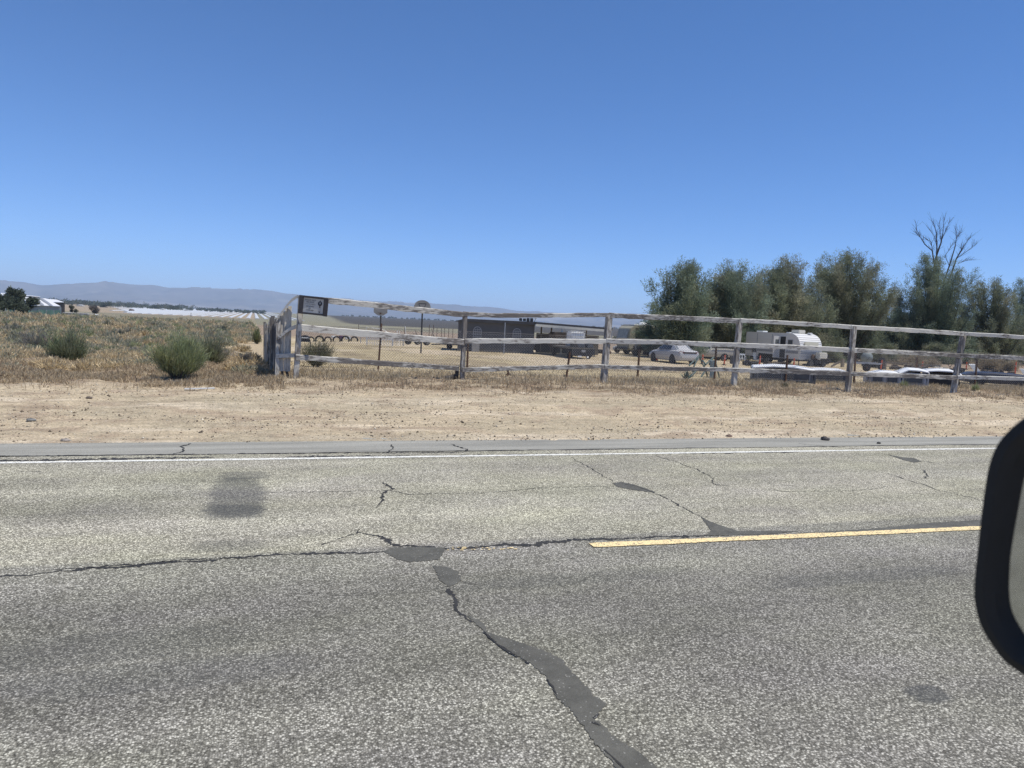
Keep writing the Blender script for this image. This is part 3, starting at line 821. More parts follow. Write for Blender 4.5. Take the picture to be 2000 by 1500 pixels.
# dead tree: bare limbs traced as 3-D branches
p = ong(1828, 704); k = mpp(p)
root = empty("dead_tree", (p.x, p.y, p.z - .1), 0, "bare dead tree with grey forked limbs above the dark bushy crown", "tree")
dd0 = depth(p)
def dt(px, py, o=0.0): return at(px, py, dd0 + o) - Vector((p.x, p.y, p.z - .1))
limbs = [([(1828, 704), (1822, 620), (1823, 560), (1826, 512), (1829, 500)], [.28, .24, .2, .14, .12], 0),
         ([(1829, 505), (1830, 480), (1829, 455), (1824, 438), (1819, 430)], [.11, .08, .06, .03, .012], .3),
         ([(1829, 500), (1838, 474), (1842, 452), (1843, 438), (1845, 425)], [.11, .085, .05, .03, .012], -.3),
         ([(1840, 466), (1846, 452), (1855, 432)], [.05, .03, .012], -.3),
         ([(1824, 512), (1821, 490), (1806, 477), (1798, 464), (1790, 448), (1789, 437)], [.12, .08, .06, .045, .025, .01], .5),
         ([(1798, 464), (1788, 455)], [.03, .01], .5), ([(1821, 490), (1819, 473), (1808, 466)], [.05, .03, .012], 0),
         ([(1824, 600), (1840, 560), (1854, 520), (1866, 480), (1868, 462), (1866, 448)], [.16, .12, .1, .06, .03, .01], .6),
         ([(1868, 466), (1873, 458), (1878, 450)], [.03, .02, .01], .6), ([(1854, 520), (1846, 500), (1856, 484), (1861, 474)], [.04, .03, .02, .01], .5),
         ([(1832, 620), (1850, 560), (1868, 505), (1880, 484), (1890, 470), (1896, 463)], [.15, .11, .09, .06, .03, .01], -.6),
         ([(1868, 505), (1884, 494), (1898, 484), (1907, 477)], [.05, .04, .02, .01], -.6), ([(1874, 496), (1878, 490), (1877, 482)], [.05, .05, .03], -.5),
         ([(1870, 516), (1884, 509), (1898, 508)], [.03, .02, .01], -.6),
         ([(1845, 640), (1856, 590), (1870, 576), (1888, 566), (1904, 558), (1914, 551)], [.13, .09, .06, .05, .03, .01], .2),
         ([(1870, 576), (1874, 560), (1882, 548)], [.03, .02, .01], .2), ([(1888, 566), (1896, 552), (1912, 542)], [.03, .02, .01], .2),
         ([(1829, 480), (1825, 462), (1812, 444)], [.03, .02, .008], 0), ([(1838, 474), (1836, 456), (1834, 436)], [.03, .02, .008], 0)]
mb = MB(); mt = MB()
for q, (pts, rs, o) in enumerate(limbs):
    P = [dt(a, b, o * (i / len(pts))) for i, (a, b) in enumerate(pts)]
    (mt if q == 0 else mb).tube(P, [v * 1.15 for v in rs], 6)
    if q > 0:
        for j in range(12 + 3 * len(pts)):
            i = rnd.randrange(1, len(P)); s_ = P[i - 1].lerp(P[i], rnd.random()); dd = (P[i] - P[i - 1]).normalized()
            e = s_ + (dd * .6 + Vector((rnd.uniform(-.6, .6), rnd.uniform(-.6, .6), rnd.uniform(0, .7)))) * rnd.uniform(.7, 1.6)
            mb.tube([s_, s_.lerp(e, .5) + Vector((0, 0, rnd.uniform(-.05, .12))), e], [.020, .014, .007], 4)
mt.build("trunk", M_DEADWOOD, root); mb.build("limbs", M_DEADWOOD, root)

# ---- shrubs of the verge and the scrubland
GREENB = [(0.401, 0.439, 0.216), (0.339, 0.394, 0.201), (0.485, 0.495, 0.287), (0.267, 0.304, 0.187)]
SAGE = [(0.33, 0.33, 0.26), (0.28, 0.29, 0.21), (0.38, 0.36, 0.30)]
GREYB = [(0.28, 0.26, 0.24), (0.22, 0.21, 0.19), (0.34, 0.32, 0.29)]
def shrub(px, by, l, r, top, pal, label, n=5200, stem=(0.13, 0.115, 0.10), L=0.16, Wd=0.011, group=None, name="shrub", wood=True, lean=1.0, floor=0.16):
    p = ong(px, by); k = mpp(p); W = (r - l) * k; H = (by - top) * k; off = ((l + r) / 2 - px) * k
    root = empty(name, (p.x, p.y, p.z - .02), 0, label, "shrub" if name == "shrub" else name.replace('_', ' '), group)
    ns = max(40, n // 40)
    a = rng.uniform(0, 2 * np.pi, ns); q = np.sqrt(rng.uniform(0, 1, ns))
    th = q * 1.12 * lean
    reach = 1.06 - .62 * rng.random(ns) ** 1.7
    lob = 0.84 + 0.17 * np.sin(a * 2 + px) + 0.13 * np.sin(a * 5 + px * 2) * np.sin(th * 4) + rng.normal(size=ns) * .07
    tip = np.stack([np.sin(th) * np.cos(a) * W / 2 * 1.05, np.sin(th) * np.sin(a) * W / 2 * .9, np.cos(th) * H * .98], 1) * (reach * lob)[:, None]
    tip[:, 2] = np.maximum(tip[:, 2], H * (.12 if floor < .5 else .34))
    tip += np.array((r0.x, r0.y, 0)) * off
    # leaves along the outer part of every stem
    per = n // ns; t_ = 1 - rng.random((ns, per)) ** 1.3 * (1 - floor) * .72
    base = tip[:, None, :] * t_[:, :, None] + rng.normal(size=(ns, per, 3)) * (0.045 * H + 0.01)
    d = tip[:, None, :] / np.linalg.norm(tip, axis=1)[:, None, None] * .8 + rng.normal(size=(ns, per, 3)) * .3 + np.array((0, 0, .35))
    base = base.reshape(-1, 3); d = d.reshape(-1, 3); d /= np.linalg.norm(d, axis=1, keepdims=True)
    cs = np.repeat(pick(ns, pal, .1), per, 0)
    kp = base[:, 2] > 0.0
    Vv, Ff, Cc = ribbons(base[kp], d[kp], L, Wd, cs[kp])
    np_mesh("foliage", Vv, Ff, LEAF, root, Cc)
    if wood:
        sv = []; 
        m2 = MB()
        for i in range(min(ns, 70)):
            e = Vector(tip[i]) * .86; s0 = Vector((rnd.uniform(-.05, .05), rnd.uniform(-.05, .05), 0))
            m2.tube([s0, s0.lerp(e, .5) + Vector((rnd.uniform(-.03, .03), rnd.uniform(-.03, .03), -.03 * H)), e], [.010 * H + .004, .006 * H + .003, .003], 4, cap=False)
        m2.build("stems", plain("twig_bark", stem, .95, 0, .4, 20), root)
    return root
shrub(345, 742, 290, 412, 655, GREENB, "bright green broom shaped shrub at the verge edge, its grey stems bare below", n=17000, floor=.5, lean=.9, L=.11, Wd=.009)
shrub(412, 716, 362, 452, 650, [(0.28, 0.31, 0.18), (0.31, 0.31, 0.22)], "grey green shrub directly behind the bright green shrub", n=4200)
shrub(132, 712, 90, 168, 641, [(0.29, 0.33, 0.18), (0.32, 0.33, 0.21), (0.22, 0.25, 0.15)], "dull green shrub at the left, grey bushes behind it", n=5200, floor=.1)
shrub(70, 690, 30, 112, 637, SAGE + GREYB, "wide grey shrub behind the dull green one", n=3800)
shrub(478, 715, 465, 491, 687, GREYB, "small dark grey twiggy shrub alone beside the plank fence", n=1500, L=.1, Wd=.008)
shrub(618, 716, 588, 648, 663, [(0.25, 0.27, 0.14), (0.34, 0.31, 0.20), (0.19, 0.21, 0.12)], "bush with pale dead twigs behind the fence under the sign", n=3800, floor=.05)
shrub(502, 672, 493, 511, 640, [(0.24, 0.27, 0.13), (0.30, 0.28, 0.17)], "narrow green brown shrub growing against the far plank fence", n=1500, L=.25, Wd=.03)
shrub(1765, 757, 1754, 1776, 741, GREENB, "small green weed just inside the mesh, left of the last fence post", n=500, L=.08, Wd=.008, wood=False)
shrub(1904, 763, 1895, 1914, 749, GREENB, "small round green weed just inside the mesh, right of the last fence post", n=600, L=.08, Wd=.008, wood=False)
shrub(1532, 757, 1526, 1541, 747, [(0.17, .17, .11)], "tiny pale weed below the mesh in front of the truck caps", n=240, L=.07, Wd=.007, wood=False)
for (px, by, wd_, hh, lab) in ((22, 655, 60, 26, "low sage clump at the far left of the scrubland"), (235, 662, 56, 24, "low grey clump between the dull shrub and the bright green shrub"),
                              (205, 640, 50, 17, "flat grey green clump far out in the scrubland"), (300, 640, 46, 16, "small sage clump straight behind the bright green shrub"),
                              (430, 650, 40, 18, "small sage clump beyond the grey green shrub"), (58, 632, 44, 14, "flat clump in front of the green metal fence"),
                              (150, 628, 36, 13, "small clump in front of the low grey block wall"), (360, 632, 36, 12, "small dark clump far out towards the white crop rows")):
    shrub(px, by, px - wd_ // 2, px + wd_ // 2, by - hh, SAGE + [(0.16, 0.17, 0.10)], lab, n=1100, L=.20, Wd=.03, group="sage clumps out in the scrubland")
# agave
p = ong(1341, 741); root = empty("agave", (p.x, p.y, p.z - .02), 0, "small spiky agave inside the mesh beside the green metal stand", "plant")
mb = MB()
for i in range(15):
    a = i * 2.4; ln = rnd.uniform(.22, .38) ; tl = rnd.uniform(.15, 1.0)
    d = Vector((math.sin(tl) * math.cos(a), math.sin(tl) * math.sin(a), math.cos(tl))); s_ = d.cross(Vector((0, 0, 1))).normalized() * .035
    b = len(mb.v); o = Vector((0, 0, .02)); mid = o + d * ln * .5 - Vector((0, 0, .02))
    mb.add([o - s_, o + s_, mid + s_ * 1.2, o + d * ln, mid - s_ * 1.2, mid - Vector((0, 0, .02))], [[0, 1, 2, 5], [5, 2, 3], [4, 5, 3], [0, 5, 4]])
mb.build("leaves", plain("agave_skin", (0.13, 0.19, 0.15), .6, 0, .3, 8), root)

# ---- scrub, as one mass that nobody could count
parts = []
npl = 1700
u = rng.random(npl); Rr_ = 18 * (190 / 18) ** (u ** 0.85)
ang = np.radians(rng.uniform(-19, 1.6, npl))
X = Rr_ * np.sin(ang); Y = Rr_ * np.cos(ang)
ok = (X < 0.1) & (Y > 17.0) & ~((np.abs(X + 0.8) < 1.0) & (Y < 60) & (rng.random(npl) < .8))
X = X[ok]; Y = Y[ok]; Rr_ = Rr_[ok]; npl = len(X)
kinds = rng.random(npl)
for i in range(npl):
    d_ = Rr_[i]; big = min(1.0, 0.35 + (d_ - 17) / 60)
    H = rng.uniform(.14, .42) * big + .05; Wd = rng.uniform(.5, 1.3) * (0.5 + .5 * big)
    nl = int(np.clip(9000 / d_, 60, 300)); 
    if kinds[i] < .33: pal = [(0.33, 0.32, 0.26), (0.28, 0.28, 0.21)]
    elif kinds[i] < .52: pal = [(0.30, 0.32, 0.19), (0.25, 0.27, 0.16)]
    else: pal = [(0.50, 0.42, 0.29), (0.42, 0.34, 0.235), (0.57, 0.48, 0.34)]
    if d_ < 26: pal = pal if kinds[i] < .2 else [(0.54, 0.44, 0.29), (0.44, 0.35, 0.235), (0.64, 0.54, 0.38)]
    th = np.arccos(rng.uniform(0.0, 1, nl)); az_ = rng.uniform(0, 2 * np.pi, nl); rr = rng.uniform(.55, 1, nl)
    c = np.stack([np.sin(th) * np.cos(az_) * Wd / 2, np.sin(th) * np.sin(az_) * Wd / 2, np.cos(th) * H], 1) * rr[:, None]
    d = c / (np.linalg.norm(c, axis=1, keepdims=True) + 1e-5) + rng.normal(size=(nl, 3)) * .5 + np.array((0, 0, .5)); d /= np.linalg.norm(d, axis=1, keepdims=True)
    c += np.array((X[i], Y[i], float(gz(X[i], Y[i])) + .02))
    sc_ = max(.010, d_ * .0011)
    parts.append(ribbons(c, d, max(.10, sc_ * 4), sc_, pick(nl, pal, .12) * np.array((1.36, 1.34, 1.22))))
Vv, Ff, Cc = gather(parts)
o = np_mesh("scrub", Vv, Ff, LEAF, None, Cc); tag(o, "low dry scrub and sage covering the open land left of the fence", kind="stuff")

# ---- dry grass and litter
def grass(name, X, Y, L, W, pal, lean, label, zoff=0.0, jit=.12):
    n = len(X); Z = gz(X, Y) + micro(X, Y) + zoff
    Vv, Ff, Cc = blades(n, np.stack([X, Y, Z], 1), 0.0, L, W, lean, pick(n, pal, jit))
    o = np_mesh(name, Vv, Ff, STRAW, None, Cc); return tag(o, label, kind="stuff")
STR = [(0.58, 0.48, 0.32), (0.50, 0.40, 0.26), (0.68, 0.58, 0.41), (0.42, 0.33, 0.22)]
BRN = [(0.47, 0.36, 0.235), (0.38, 0.285, 0.19), (0.56, 0.45, 0.30), (0.62, 0.51, 0.35)]
n = 90000
X = rng.uniform(-6.5, 0.6, n); Y = 14.6 + rng.gamma(2.0, 1.5, n); msk = fbm(X * 1.1, Y * 1.1, 301) + rng.normal(size=n) * .05 + .10 * ss(15, 17, Y) > .53
X, Y = X[msk], Y[msk]
grass("dry_grass", X, Y, .085, .010, BRN + STR[:2], 1.5, "dry brown grass and tumbled weeds on the open verge at the left")
n = 60000
X = rng.uniform(0.5, 34, n); Y = rng.normal(18.2, .85, n); msk = (Y > 16.2) & (Y < 21) & (fbm(X * .8, Y * 1.2, 305) + rng.normal(size=n) * .06 > .44)
grass("fence_grass", X[msk], Y[msk], .12, .010, STR[:3] + [(0.62, 0.52, 0.36)], 1.3, "dry straw growing along the foot of the two fences")
n = 46000
X = rng.uniform(-7, 34, n); Y = rng.normal(15.9, .75, n); msk = (Y > 14.0) & (fbm(X * 1.3, Y * 1.8, 309) + rng.normal(size=n) * .04 > .50)
grass("litter", X[msk], Y[msk], .10, .011, BRN, 1.5, "brown weed litter lying between the gravel verge and the fence", 0.0)
n = 60000
X = rng.uniform(1, 60, n); Y = 19 + rng.random(n) ** 1.4 * 45; msk = (fbm(X * .3, Y * .25, 313) + rng.normal(size=n) * .08 > .46)
grass("yard_straw", X[msk], Y[msk], .08, .02, STR[:3] + [(0.6, .5, .33)], 1.45, "short mown yellow straw over the yard", 0.0)
# gravel
n = 70000
X = rng.uniform(-8, 32, n); Y = 9.75 + rng.random(n) ** .9 * 7.5
rut_ = np.exp(-((Y - 11.6) / .6) ** 2)
keep = rng.random(n) < (.26 + .6 * rut_ + .5 * (Y < 10.2)) * (.3 + 1.6 * ss(.45, .62, fbm(X * .7, Y * 1.6, 411))); X, Y = X[keep], Y[keep]; n = len(X)
S = np.minimum(rng.gamma(1.6, .0032, n) + .004, .022); Z = gz(X, Y) + micro(X, Y) + S * .25
ico = np.array([(1, 0, 0), (-1, 0, 0), (0, 1, 0), (0, -1, 0), (0, 0, .8), (0, 0, -.8)], float)
of = np.array([(0, 2, 4), (2, 1, 4), (1, 3, 4), (3, 0, 4), (2, 0, 5), (1, 2, 5), (3, 1, 5), (0, 3, 5)])
aa = rng.uniform(0, 6.28, n); ca, sa = np.cos(aa), np.sin(aa)
P8 = ico[None] * S[:, None, None] * (1 + rng.uniform(-.35, .35, (n, 6, 3)))
PX = P8[..., 0] * ca[:, None] - P8[..., 1] * sa[:, None]; PY = P8[..., 0] * sa[:, None] + P8[..., 1] * ca[:, None]
Vv = np.stack([PX + X[:, None], PY + Y[:, None], P8[..., 2] + Z[:, None]], -1).reshape(-1, 3)
Ff = (of[None] + (np.arange(n) * 6)[:, None, None]).reshape(-1, 3)
Cc = np.repeat(pick(n, [(0.44, 0.37, 0.27), (0.55, 0.48, 0.37), (0.30, 0.24, 0.17), (0.15, 0.12, 0.09), (0.66, 0.60, 0.48), (0.22, .17, .12), (0.13, .105, .08)], .12), 8, 0)
tag(np_mesh("gravel", Vv, Ff, PEBBLE, None, Cc), "loose gravel scattered over the sandy verge", kind="stuff")
def rock(px, py, s, col, label):
    p = ong(px, py); bmv = [];
    mb = MB(); prof_ = [(0.0, -.3), (.7, -.2), (1.0, .15), (.75, .55), (0.0, .7)]
    mb.lathe([(a * s, b * s) for a, b in prof_], n=9)
    mb.v = [(x * (1 + rnd.uniform(-.22, .22)) * 1.25, y * (1 + rnd.uniform(-.2, .2)), z * (1 + rnd.uniform(-.25, .2))) for x, y, z in mb.v]
    o = mb.build("rock", plain("rock_%d" % int(px), col, .95, 0, .35, 14)); o.location = (p.x, p.y, p.z + s * .1)
    tag(o, label, "rock", "stones lying on the verge")
rock(1612, 859, .065, (0.10, 0.09, 0.085), "dark squarish stone at the pavement edge near the mirror")
rock(1424, 853, .045, (0.20, 0.14, 0.11), "reddish pointed stone at the pavement edge")
rock(1716, 866, .030, (0.07, 0.07, 0.065), "small black stone lying on the paved shoulder")
rock(61, 822, .05, (0.22, 0.22, 0.21), "grey stone at the far left of the gravel verge")
rock(174, 778, .04, (0.15, 0.12, 0.10), "brown stone where the weeds meet the gravel at the left")
rock(128, 861, .04, (0.36, 0.32, 0.28), "pale stone on the sand just above the pavement edge")
# stick and tumbled flowers
p = ong(390, 762); mb = MB(); mb.box((0, 0, .03), (.50, .05, .022), R(4), 0, R(-2)); o = mb.build("board", M_WHITE, bevel=.004); o.location = (p.x, p.y, p.z)
tag(o, "short bleached board lying on the ground in front of the shrub", "board")
for (px, py, lab) in ((425, 710, "pale dry seed heads beside the bright green shrub"), (22, 692, "pale dry seed heads at the left edge"), (262, 694, "pale dry seed heads left of the bright green shrub")):
    p = ong(px, py); n = 500; root = None
    c = rng.normal(size=(n, 3)) * np.array((.30, .25, .05)) + np.array((0, 0, .28)); d = rng.normal(size=(n, 3)) * .6 + np.array((0, 0, .8)); d /= np.linalg.norm(d, axis=1, keepdims=True)
    A = ribbons(c, d, .05, .018, pick(n, [(0.55, 0.50, 0.44), (0.45, 0.38, 0.31)])); c2 = c * np.array((1, 1, 0)); dd = np.tile(np.array((0., 0, 1)), (n, 1)) + rng.normal(size=(n, 3)) * .1
    B = ribbons(c2[:300], dd[:300], .28, .006, pick(300, BRN))
    Vv, Ff, Cc = gather([A, B]); o = np_mesh("seed_heads", Vv, Ff, STRAW, None, Cc); o.location = (p.x, p.y, p.z); tag(o, lab, "plant", "dry flower clumps in the scrub", "stuff")
#PART3
# ================================================================== FENCES
def fence_pt(px, py, dep): return at(px, py, dep)
posts = [((577, 740), (588, 579), .115), ((902, 742), (908.5, 612), .105), ((1178, 746), (1190, 614), .15), ((1432, 755.5), (1445, 624), .125),
         ((1655, 763.5), (1668, 637), .125), ((1860, 768), (1882, 650), .13), ((2062, 778), (2080, 663), .12), ((2270, 788), (2290, 674), .12)]
root = empty("rail_fence", ong(577, 740), 0, "weathered white three rail wooden fence running along the verge to the mirror", "fence")
ro = Vector(root.location)
pd = []
def loc(v): return Vector(v) - ro
for i, (b, tp, wd) in enumerate(posts):
    p = ong(*b); d = depth(p); pd.append((b, tp, d))
    top = at(tp[0], tp[1], d)
    mb = MB(); mb.bar(loc(p) - Vector((0, 0, .25)), loc(top), wd, wd, up=(0, 1, 0)); mb.build("post", M_POST, root, bevel=.008)
def dep_at(px):
    for i in range(len(pd) - 1):
        x0, x1 = pd[i][0][0], pd[i + 1][0][0]
        if px <= x1 or i == len(pd) - 2:
            t_ = (px - x0) / (x1 - x0); return 1 / ((1 - t_) / pd[i][2] + t_ / pd[i + 1][2])
def rail(pts, h, mat, front=.085, name="rail", label=None):
    """pts: photograph pixels of the board's top edge"""
    P = []
    for (x, y) in pts:
        P.append(loc(at(x, y, dep_at(x) - front)))
    # subdivide and roughen
    Q = []
    for a, b in zip(P[:-1], P[1:]):
        n_ = max(2, int((b - a).length / .18))
        Q += [a.lerp(b, k_ / n_) for k_ in range(n_)]
    Q.append(P[-1]); mb = MB(); rings = []
    for i, q in enumerate(Q):
        e = .006
        z1 = q.z + rnd.uniform(-e, e); z0 = q.z - h + rnd.uniform(-e, e) * 1.5; y_ = rnd.uniform(-.003, .003)
        rings.append([(q.x, q.y - .02 + y_, z0), (q.x, q.y + .02 + y_, z0), (q.x, q.y + .02 + y_, z1), (q.x, q.y - .002 + y_, z1), (q.x, q.y - .02 + y_, z1 - .017)])
    mb.loft(rings); o = mb.build(name, mat, root)
    if label: o["label"] = label
rail([(590, 578), (660, 583), (720, 589), (780, 596), (850, 603), (905, 609)], .135, M_RAIL_WORN)
rail([(905, 608.5), (960, 611.5), (1050, 612), (1130, 611), (1190, 611)], .115, M_RAIL_WORN)
rail([(1190, 610), (1230, 613), (1320, 616), (1445, 622)], .135, M_RAIL_WORN)
rail([(1446, 621.5), (1560, 628), (1668, 635)], .115, M_RAIL)
rail([(1663, 634.5), (1780, 641), (1883, 648)], .12, M_RAIL)
rail([(1884, 648), (1960, 652), (2080, 661)], .115, M_RAIL)
rail([(2080, 661), (2290, 672)], .12, M_RAIL)
rail([(582, 632.5), (660, 640), (740, 647), (820, 655), (907, 662)], .155, M_RAIL)
rail([(908, 661), (1050, 661), (1184, 662)], .125, M_RAIL)
rail([(1184, 661), (1300, 664), (1438, 669.5)], .13, M_RAIL)
rail([(1438, 669), (1560, 674), (1676, 680)], .13, M_RAIL)
rail([(1674, 680), (1780, 685), (1875, 690)], .125, M_RAIL_WORN)
rail([(1875, 690), (1990, 695), (2072, 702)], .125, M_RAIL_WORN)
rail([(2072, 701), (2280, 714)], .125, M_RAIL)
rail([(578, 692), (660, 698), (740, 704), (820, 709), (896, 715)], .12, M_RAIL_WORN)
rail([(903, 718), (960, 716.5), (1060, 714), (1180, 711.5)], .11, M_RAIL_WORN)
rail([(1181, 712), (1310, 716), (1436, 718)], .11, M_RAIL_WORN)
rail([(1434, 718.5), (1550, 722), (1668, 726)], .12, M_RAIL_WORN)
rail([(1666, 726), (1780, 730), (1868, 734)], .12, M_RAIL_WORN)
rail([(1870, 733), (1990, 736), (2068, 740)], .11, M_RAIL)
rail([(2068, 740), (2280, 750)], .11, M_RAIL)
# stub of old timber at the foot of the second post
p = ong(893, 741); mb = MB(); mb.tube([loc(p) + Vector((-.28, .02, .0)), loc(p) + Vector((-.02, 0, .09))], [.09, .05], 7)
mb.bar(loc(p) + Vector((-.03, -.02, -.02)), loc(at(894, 714, depth(p))), .07, .07); mb.build("brace", plain('old_wood_gap_shade', (0.09, .08, .072), .95, 0, .3, 8), root)

# the sign on the corner
D0 = pd[0][2] - .15
def S(px, py, o=0.0): return at(px, py, D0 - o)
sg = empty("sign_board", S(612, 597), 0, "white lettered notice in a dark wooden frame on the fence corner", "sign")
so_ = Vector(sg.location)
ex = (S(640, 585) - S(584, 579)).normalized(); ez = Vector((0, 0, 1)); ez = (ez - ex * ez.dot(ex)).normalized(); eyv = ez.cross(ex)
SM = Matrix((ex, eyv, ez)).transposed().to_4x4()
sg.matrix_world = Matrix.Translation(so_) @ SM
u_ = mpp(so_)
SW, SH = 57 * u_, 36 * u_
mb = MB(); mb.box((0, .018, 0), (SW - .02, .012, SH - .02)); mb.build("backing", M_DARK, sg)
M_FRAME = plain("frame_wood", (0.085, 0.08, 0.082), .85, 0, .4, 9)
mb = MB(); fw = 9 * u_
mb.box((-SW / 2 + fw / 2, 0, 0), (fw, .045, SH)); mb.box((SW / 2 - fw / 2 * .9, 0, -.5 * u_), (fw * .9, .045, SH))
mb.box((0, 0, SH / 2 - 2 * u_), (SW - fw * 1.95, .040, 4 * u_)); mb.box((0, 0, -SH / 2 + 2 * u_), (SW - fw * 1.95, .040, 3.6 * u_)); mb.build("frame", M_FRAME, sg, bevel=.003)
PW, PH = SW - fw * 2, SH - 7.6 * u_
mb = MB(); mb.box((0, .002, 0), (PW, .008, PH)); mb.build("panel", plain("sign_white", (0.56, 0.56, 0.53), .7, 0, .2, 6), sg)
M_INK = plain("sign_ink", (0.05, 0.05, 0.06), .8, 0, .1, 5)
def text(s_, x, z, h, w_):
    cu = bpy.data.curves.new("lettering", 'FONT'); cu.body = s_; cu.size = 1; cu.align_x = 'CENTER'; cu.align_y = 'CENTER'; cu.extrude = .002
    o = bpy.data.objects.new("tmp", cu); COL.objects.link(o); bpy.context.view_layer.update()
    dg = bpy.context.evaluated_depsgraph_get(); me = bpy.data.meshes.new_from_object(o.evaluated_get(dg)); bpy.data.objects.remove(o)
    vs = np.array([v.co for v in me.vertices]); sx_ = w_ / max(1e-6, np.ptp(vs[:, 0])); sz_ = h / max(1e-6, np.ptp(vs[:, 1])); cx, cy = vs[:, 0].min() + np.ptp(vs[:, 0]) / 2, vs[:, 1].min() + np.ptp(vs[:, 1]) / 2
    for v in me.vertices: v.co = ((v.co.x - cx) * sx_ + x, -.0035 - v.co.z * 0.5, (v.co.y - cy) * sz_ + z)
    me.materials.clear(); me.materials.append(M_INK); o = bpy.data.objects.new("lettering", me); COL.objects.link(o); o.parent = sg
text("ANTELOPE VALLEY", -PW * .16, PH * .36, PH * .105, PW * .56); text("FIRE ROCK", -PW * .16, PH * .22, PH * .10, PW * .40)
text("1 2 0 0 0 SO. AVENUE", -PW * .16, PH * .08, PH * .045, PW * .52); text("DESIGNED", -PW * .16, -PH * .07, PH * .085, PW * .40)
text("BY", -PW * .16, -PH * .20, PH * .07, PW * .11); text("STANDARD", -PW * .16, -PH * .33, PH * .085, PW * .38)
mb = MB(); ring = [(math.cos(a) * PW * .105 + PW * .33, math.sin(a) * PH * .17 + PH * .18) for a in np.linspace(0, 6.283, 20)[:-1]]
mb.prism(ring, -.004, -.0075, 'y'); mb.build("emblem", M_INK, sg); mb = MB(); mb.prism([(PW * .31, PH * .05), (PW * .35, PH * .05), (PW * .36, -PH * .10), (PW * .30, -PH * .10)], -.0042, -.008, 'y')
mb.build("emblem", M_INK, sg); mb = MB(); mb.prism([(PW * .28, -PH * .36), (PW * .38, -PH * .36), (PW * .36, -PH * .43), (PW * .30, -PH * .43)], -.0042, -.008, 'y'); mb.build("emblem", M_INK, sg); mb = MB(); mb.prism([(PW * .32, PH * .34), (PW * .34, PH * .34), (PW * .34, PH * .42), (PW * .32, PH * .42)], -.0042, -.008, 'y')
mb.build("emblem", M_INK, sg)
mb = MB(); mb.prism([(PW * .29, PH * .26), (PW * .37, PH * .26), (PW * .33, PH * .10)], -.0082, -.0095, 'y')
mb.build("emblem", plain("sign_pale", (0.42, 0.42, 0.42), .8, 0, .1, 5), sg); mb = MB(); mb.prism([(PW * .28, -PH * .14), (PW * .38, -PH * .14), (PW * .375, -PH * .34), (PW * .285, -PH * .34)], -.0042, -.0055, 'y')
mb.build("emblem", plain("sign_pale", (0.42, 0.42, 0.42), .8, 0, .1, 5), sg)

# the plank fence: a swooping end panel and the long side running away
root = empty("plank_fence", ong(560, 739), 0, "grey leaning plank fence running away from the corner, its end panel swooping down", "fence")
ro = Vector(root.location)
pA = ong(577, 740); dA = depth(pA)
for (x0, x1, yt, yb) in ((542, 549, 616, 738), (549, 555.5, 608, 739), (557, 563, 601, 739), (562.5, 569, 598, 739.5)):
    a = loc(at((x0 + x1) / 2 + .5, yt, dA + .12)); b = loc(at((x0 + x1) / 2 - 2.5, yb - 14, dA + .10)); w_ = (x1 - x0 + .8) * mpp(pA)
    mb = MB(); mb.bar(b, a, w_, .022, up=(0, 1, 0)); mb.build("plank", M_PLANK, root)
for (x0, yt, yb, w_) in ((544.5, 722, 739, 4.5), (553.5, 724, 740, 5.0), (562, 722, 740, 4.5)):  # dark stubs: the shade in the gaps under the planks, put in as colour
    mb = MB(); mb.bar(loc(at(x0 + 1.5, yb + 1, dA + .16)), loc(at(x0 - 3, yt, dA + .14)), w_ * mpp(pA), .06, up=(0, 1, 0)); mb.build("gap_shade_stub", plain("old_wood_gap_shade", (0.07, .065, .06), .95, 0, .3, 8), root)
def board(pts, h, name="cap_rail"):
    P = [loc(at(x, y, dA + .03)) for x, y in pts]; mb = MB(); rings = []
    for q, hh in zip(P, h): rings.append([(q.x, q.y - .02, q.z - hh), (q.x, q.y + .03, q.z - hh), (q.x, q.y + .03, q.z), (q.x, q.y - .02, q.z)])
    mb.loft(rings); mb.build(name, M_RAIL, root)
board([(540, 625), (545, 614), (552, 606), (560, 594), (570, 583), (580, 576.5), (587, 577)], [.05, .06, .07, .075, .075, .07, .06])
board([(543, 657), (550, 652), (558, 645), (566, 639), (578, 634)], [.07, .07, .07, .08, .09], "cross_rail")
board([(539, 691), (560, 690.5), (579, 690)], [.09, .09, .09], "cross_rail")
mb = MB(); q = ong(541, 738); mb.bar(loc(q) - Vector((0, 0, .2)), loc(at(544, 622, depth(q) + .05)), .09, .09, up=(0, 1, 0)); mb.build("post", M_POST, root)
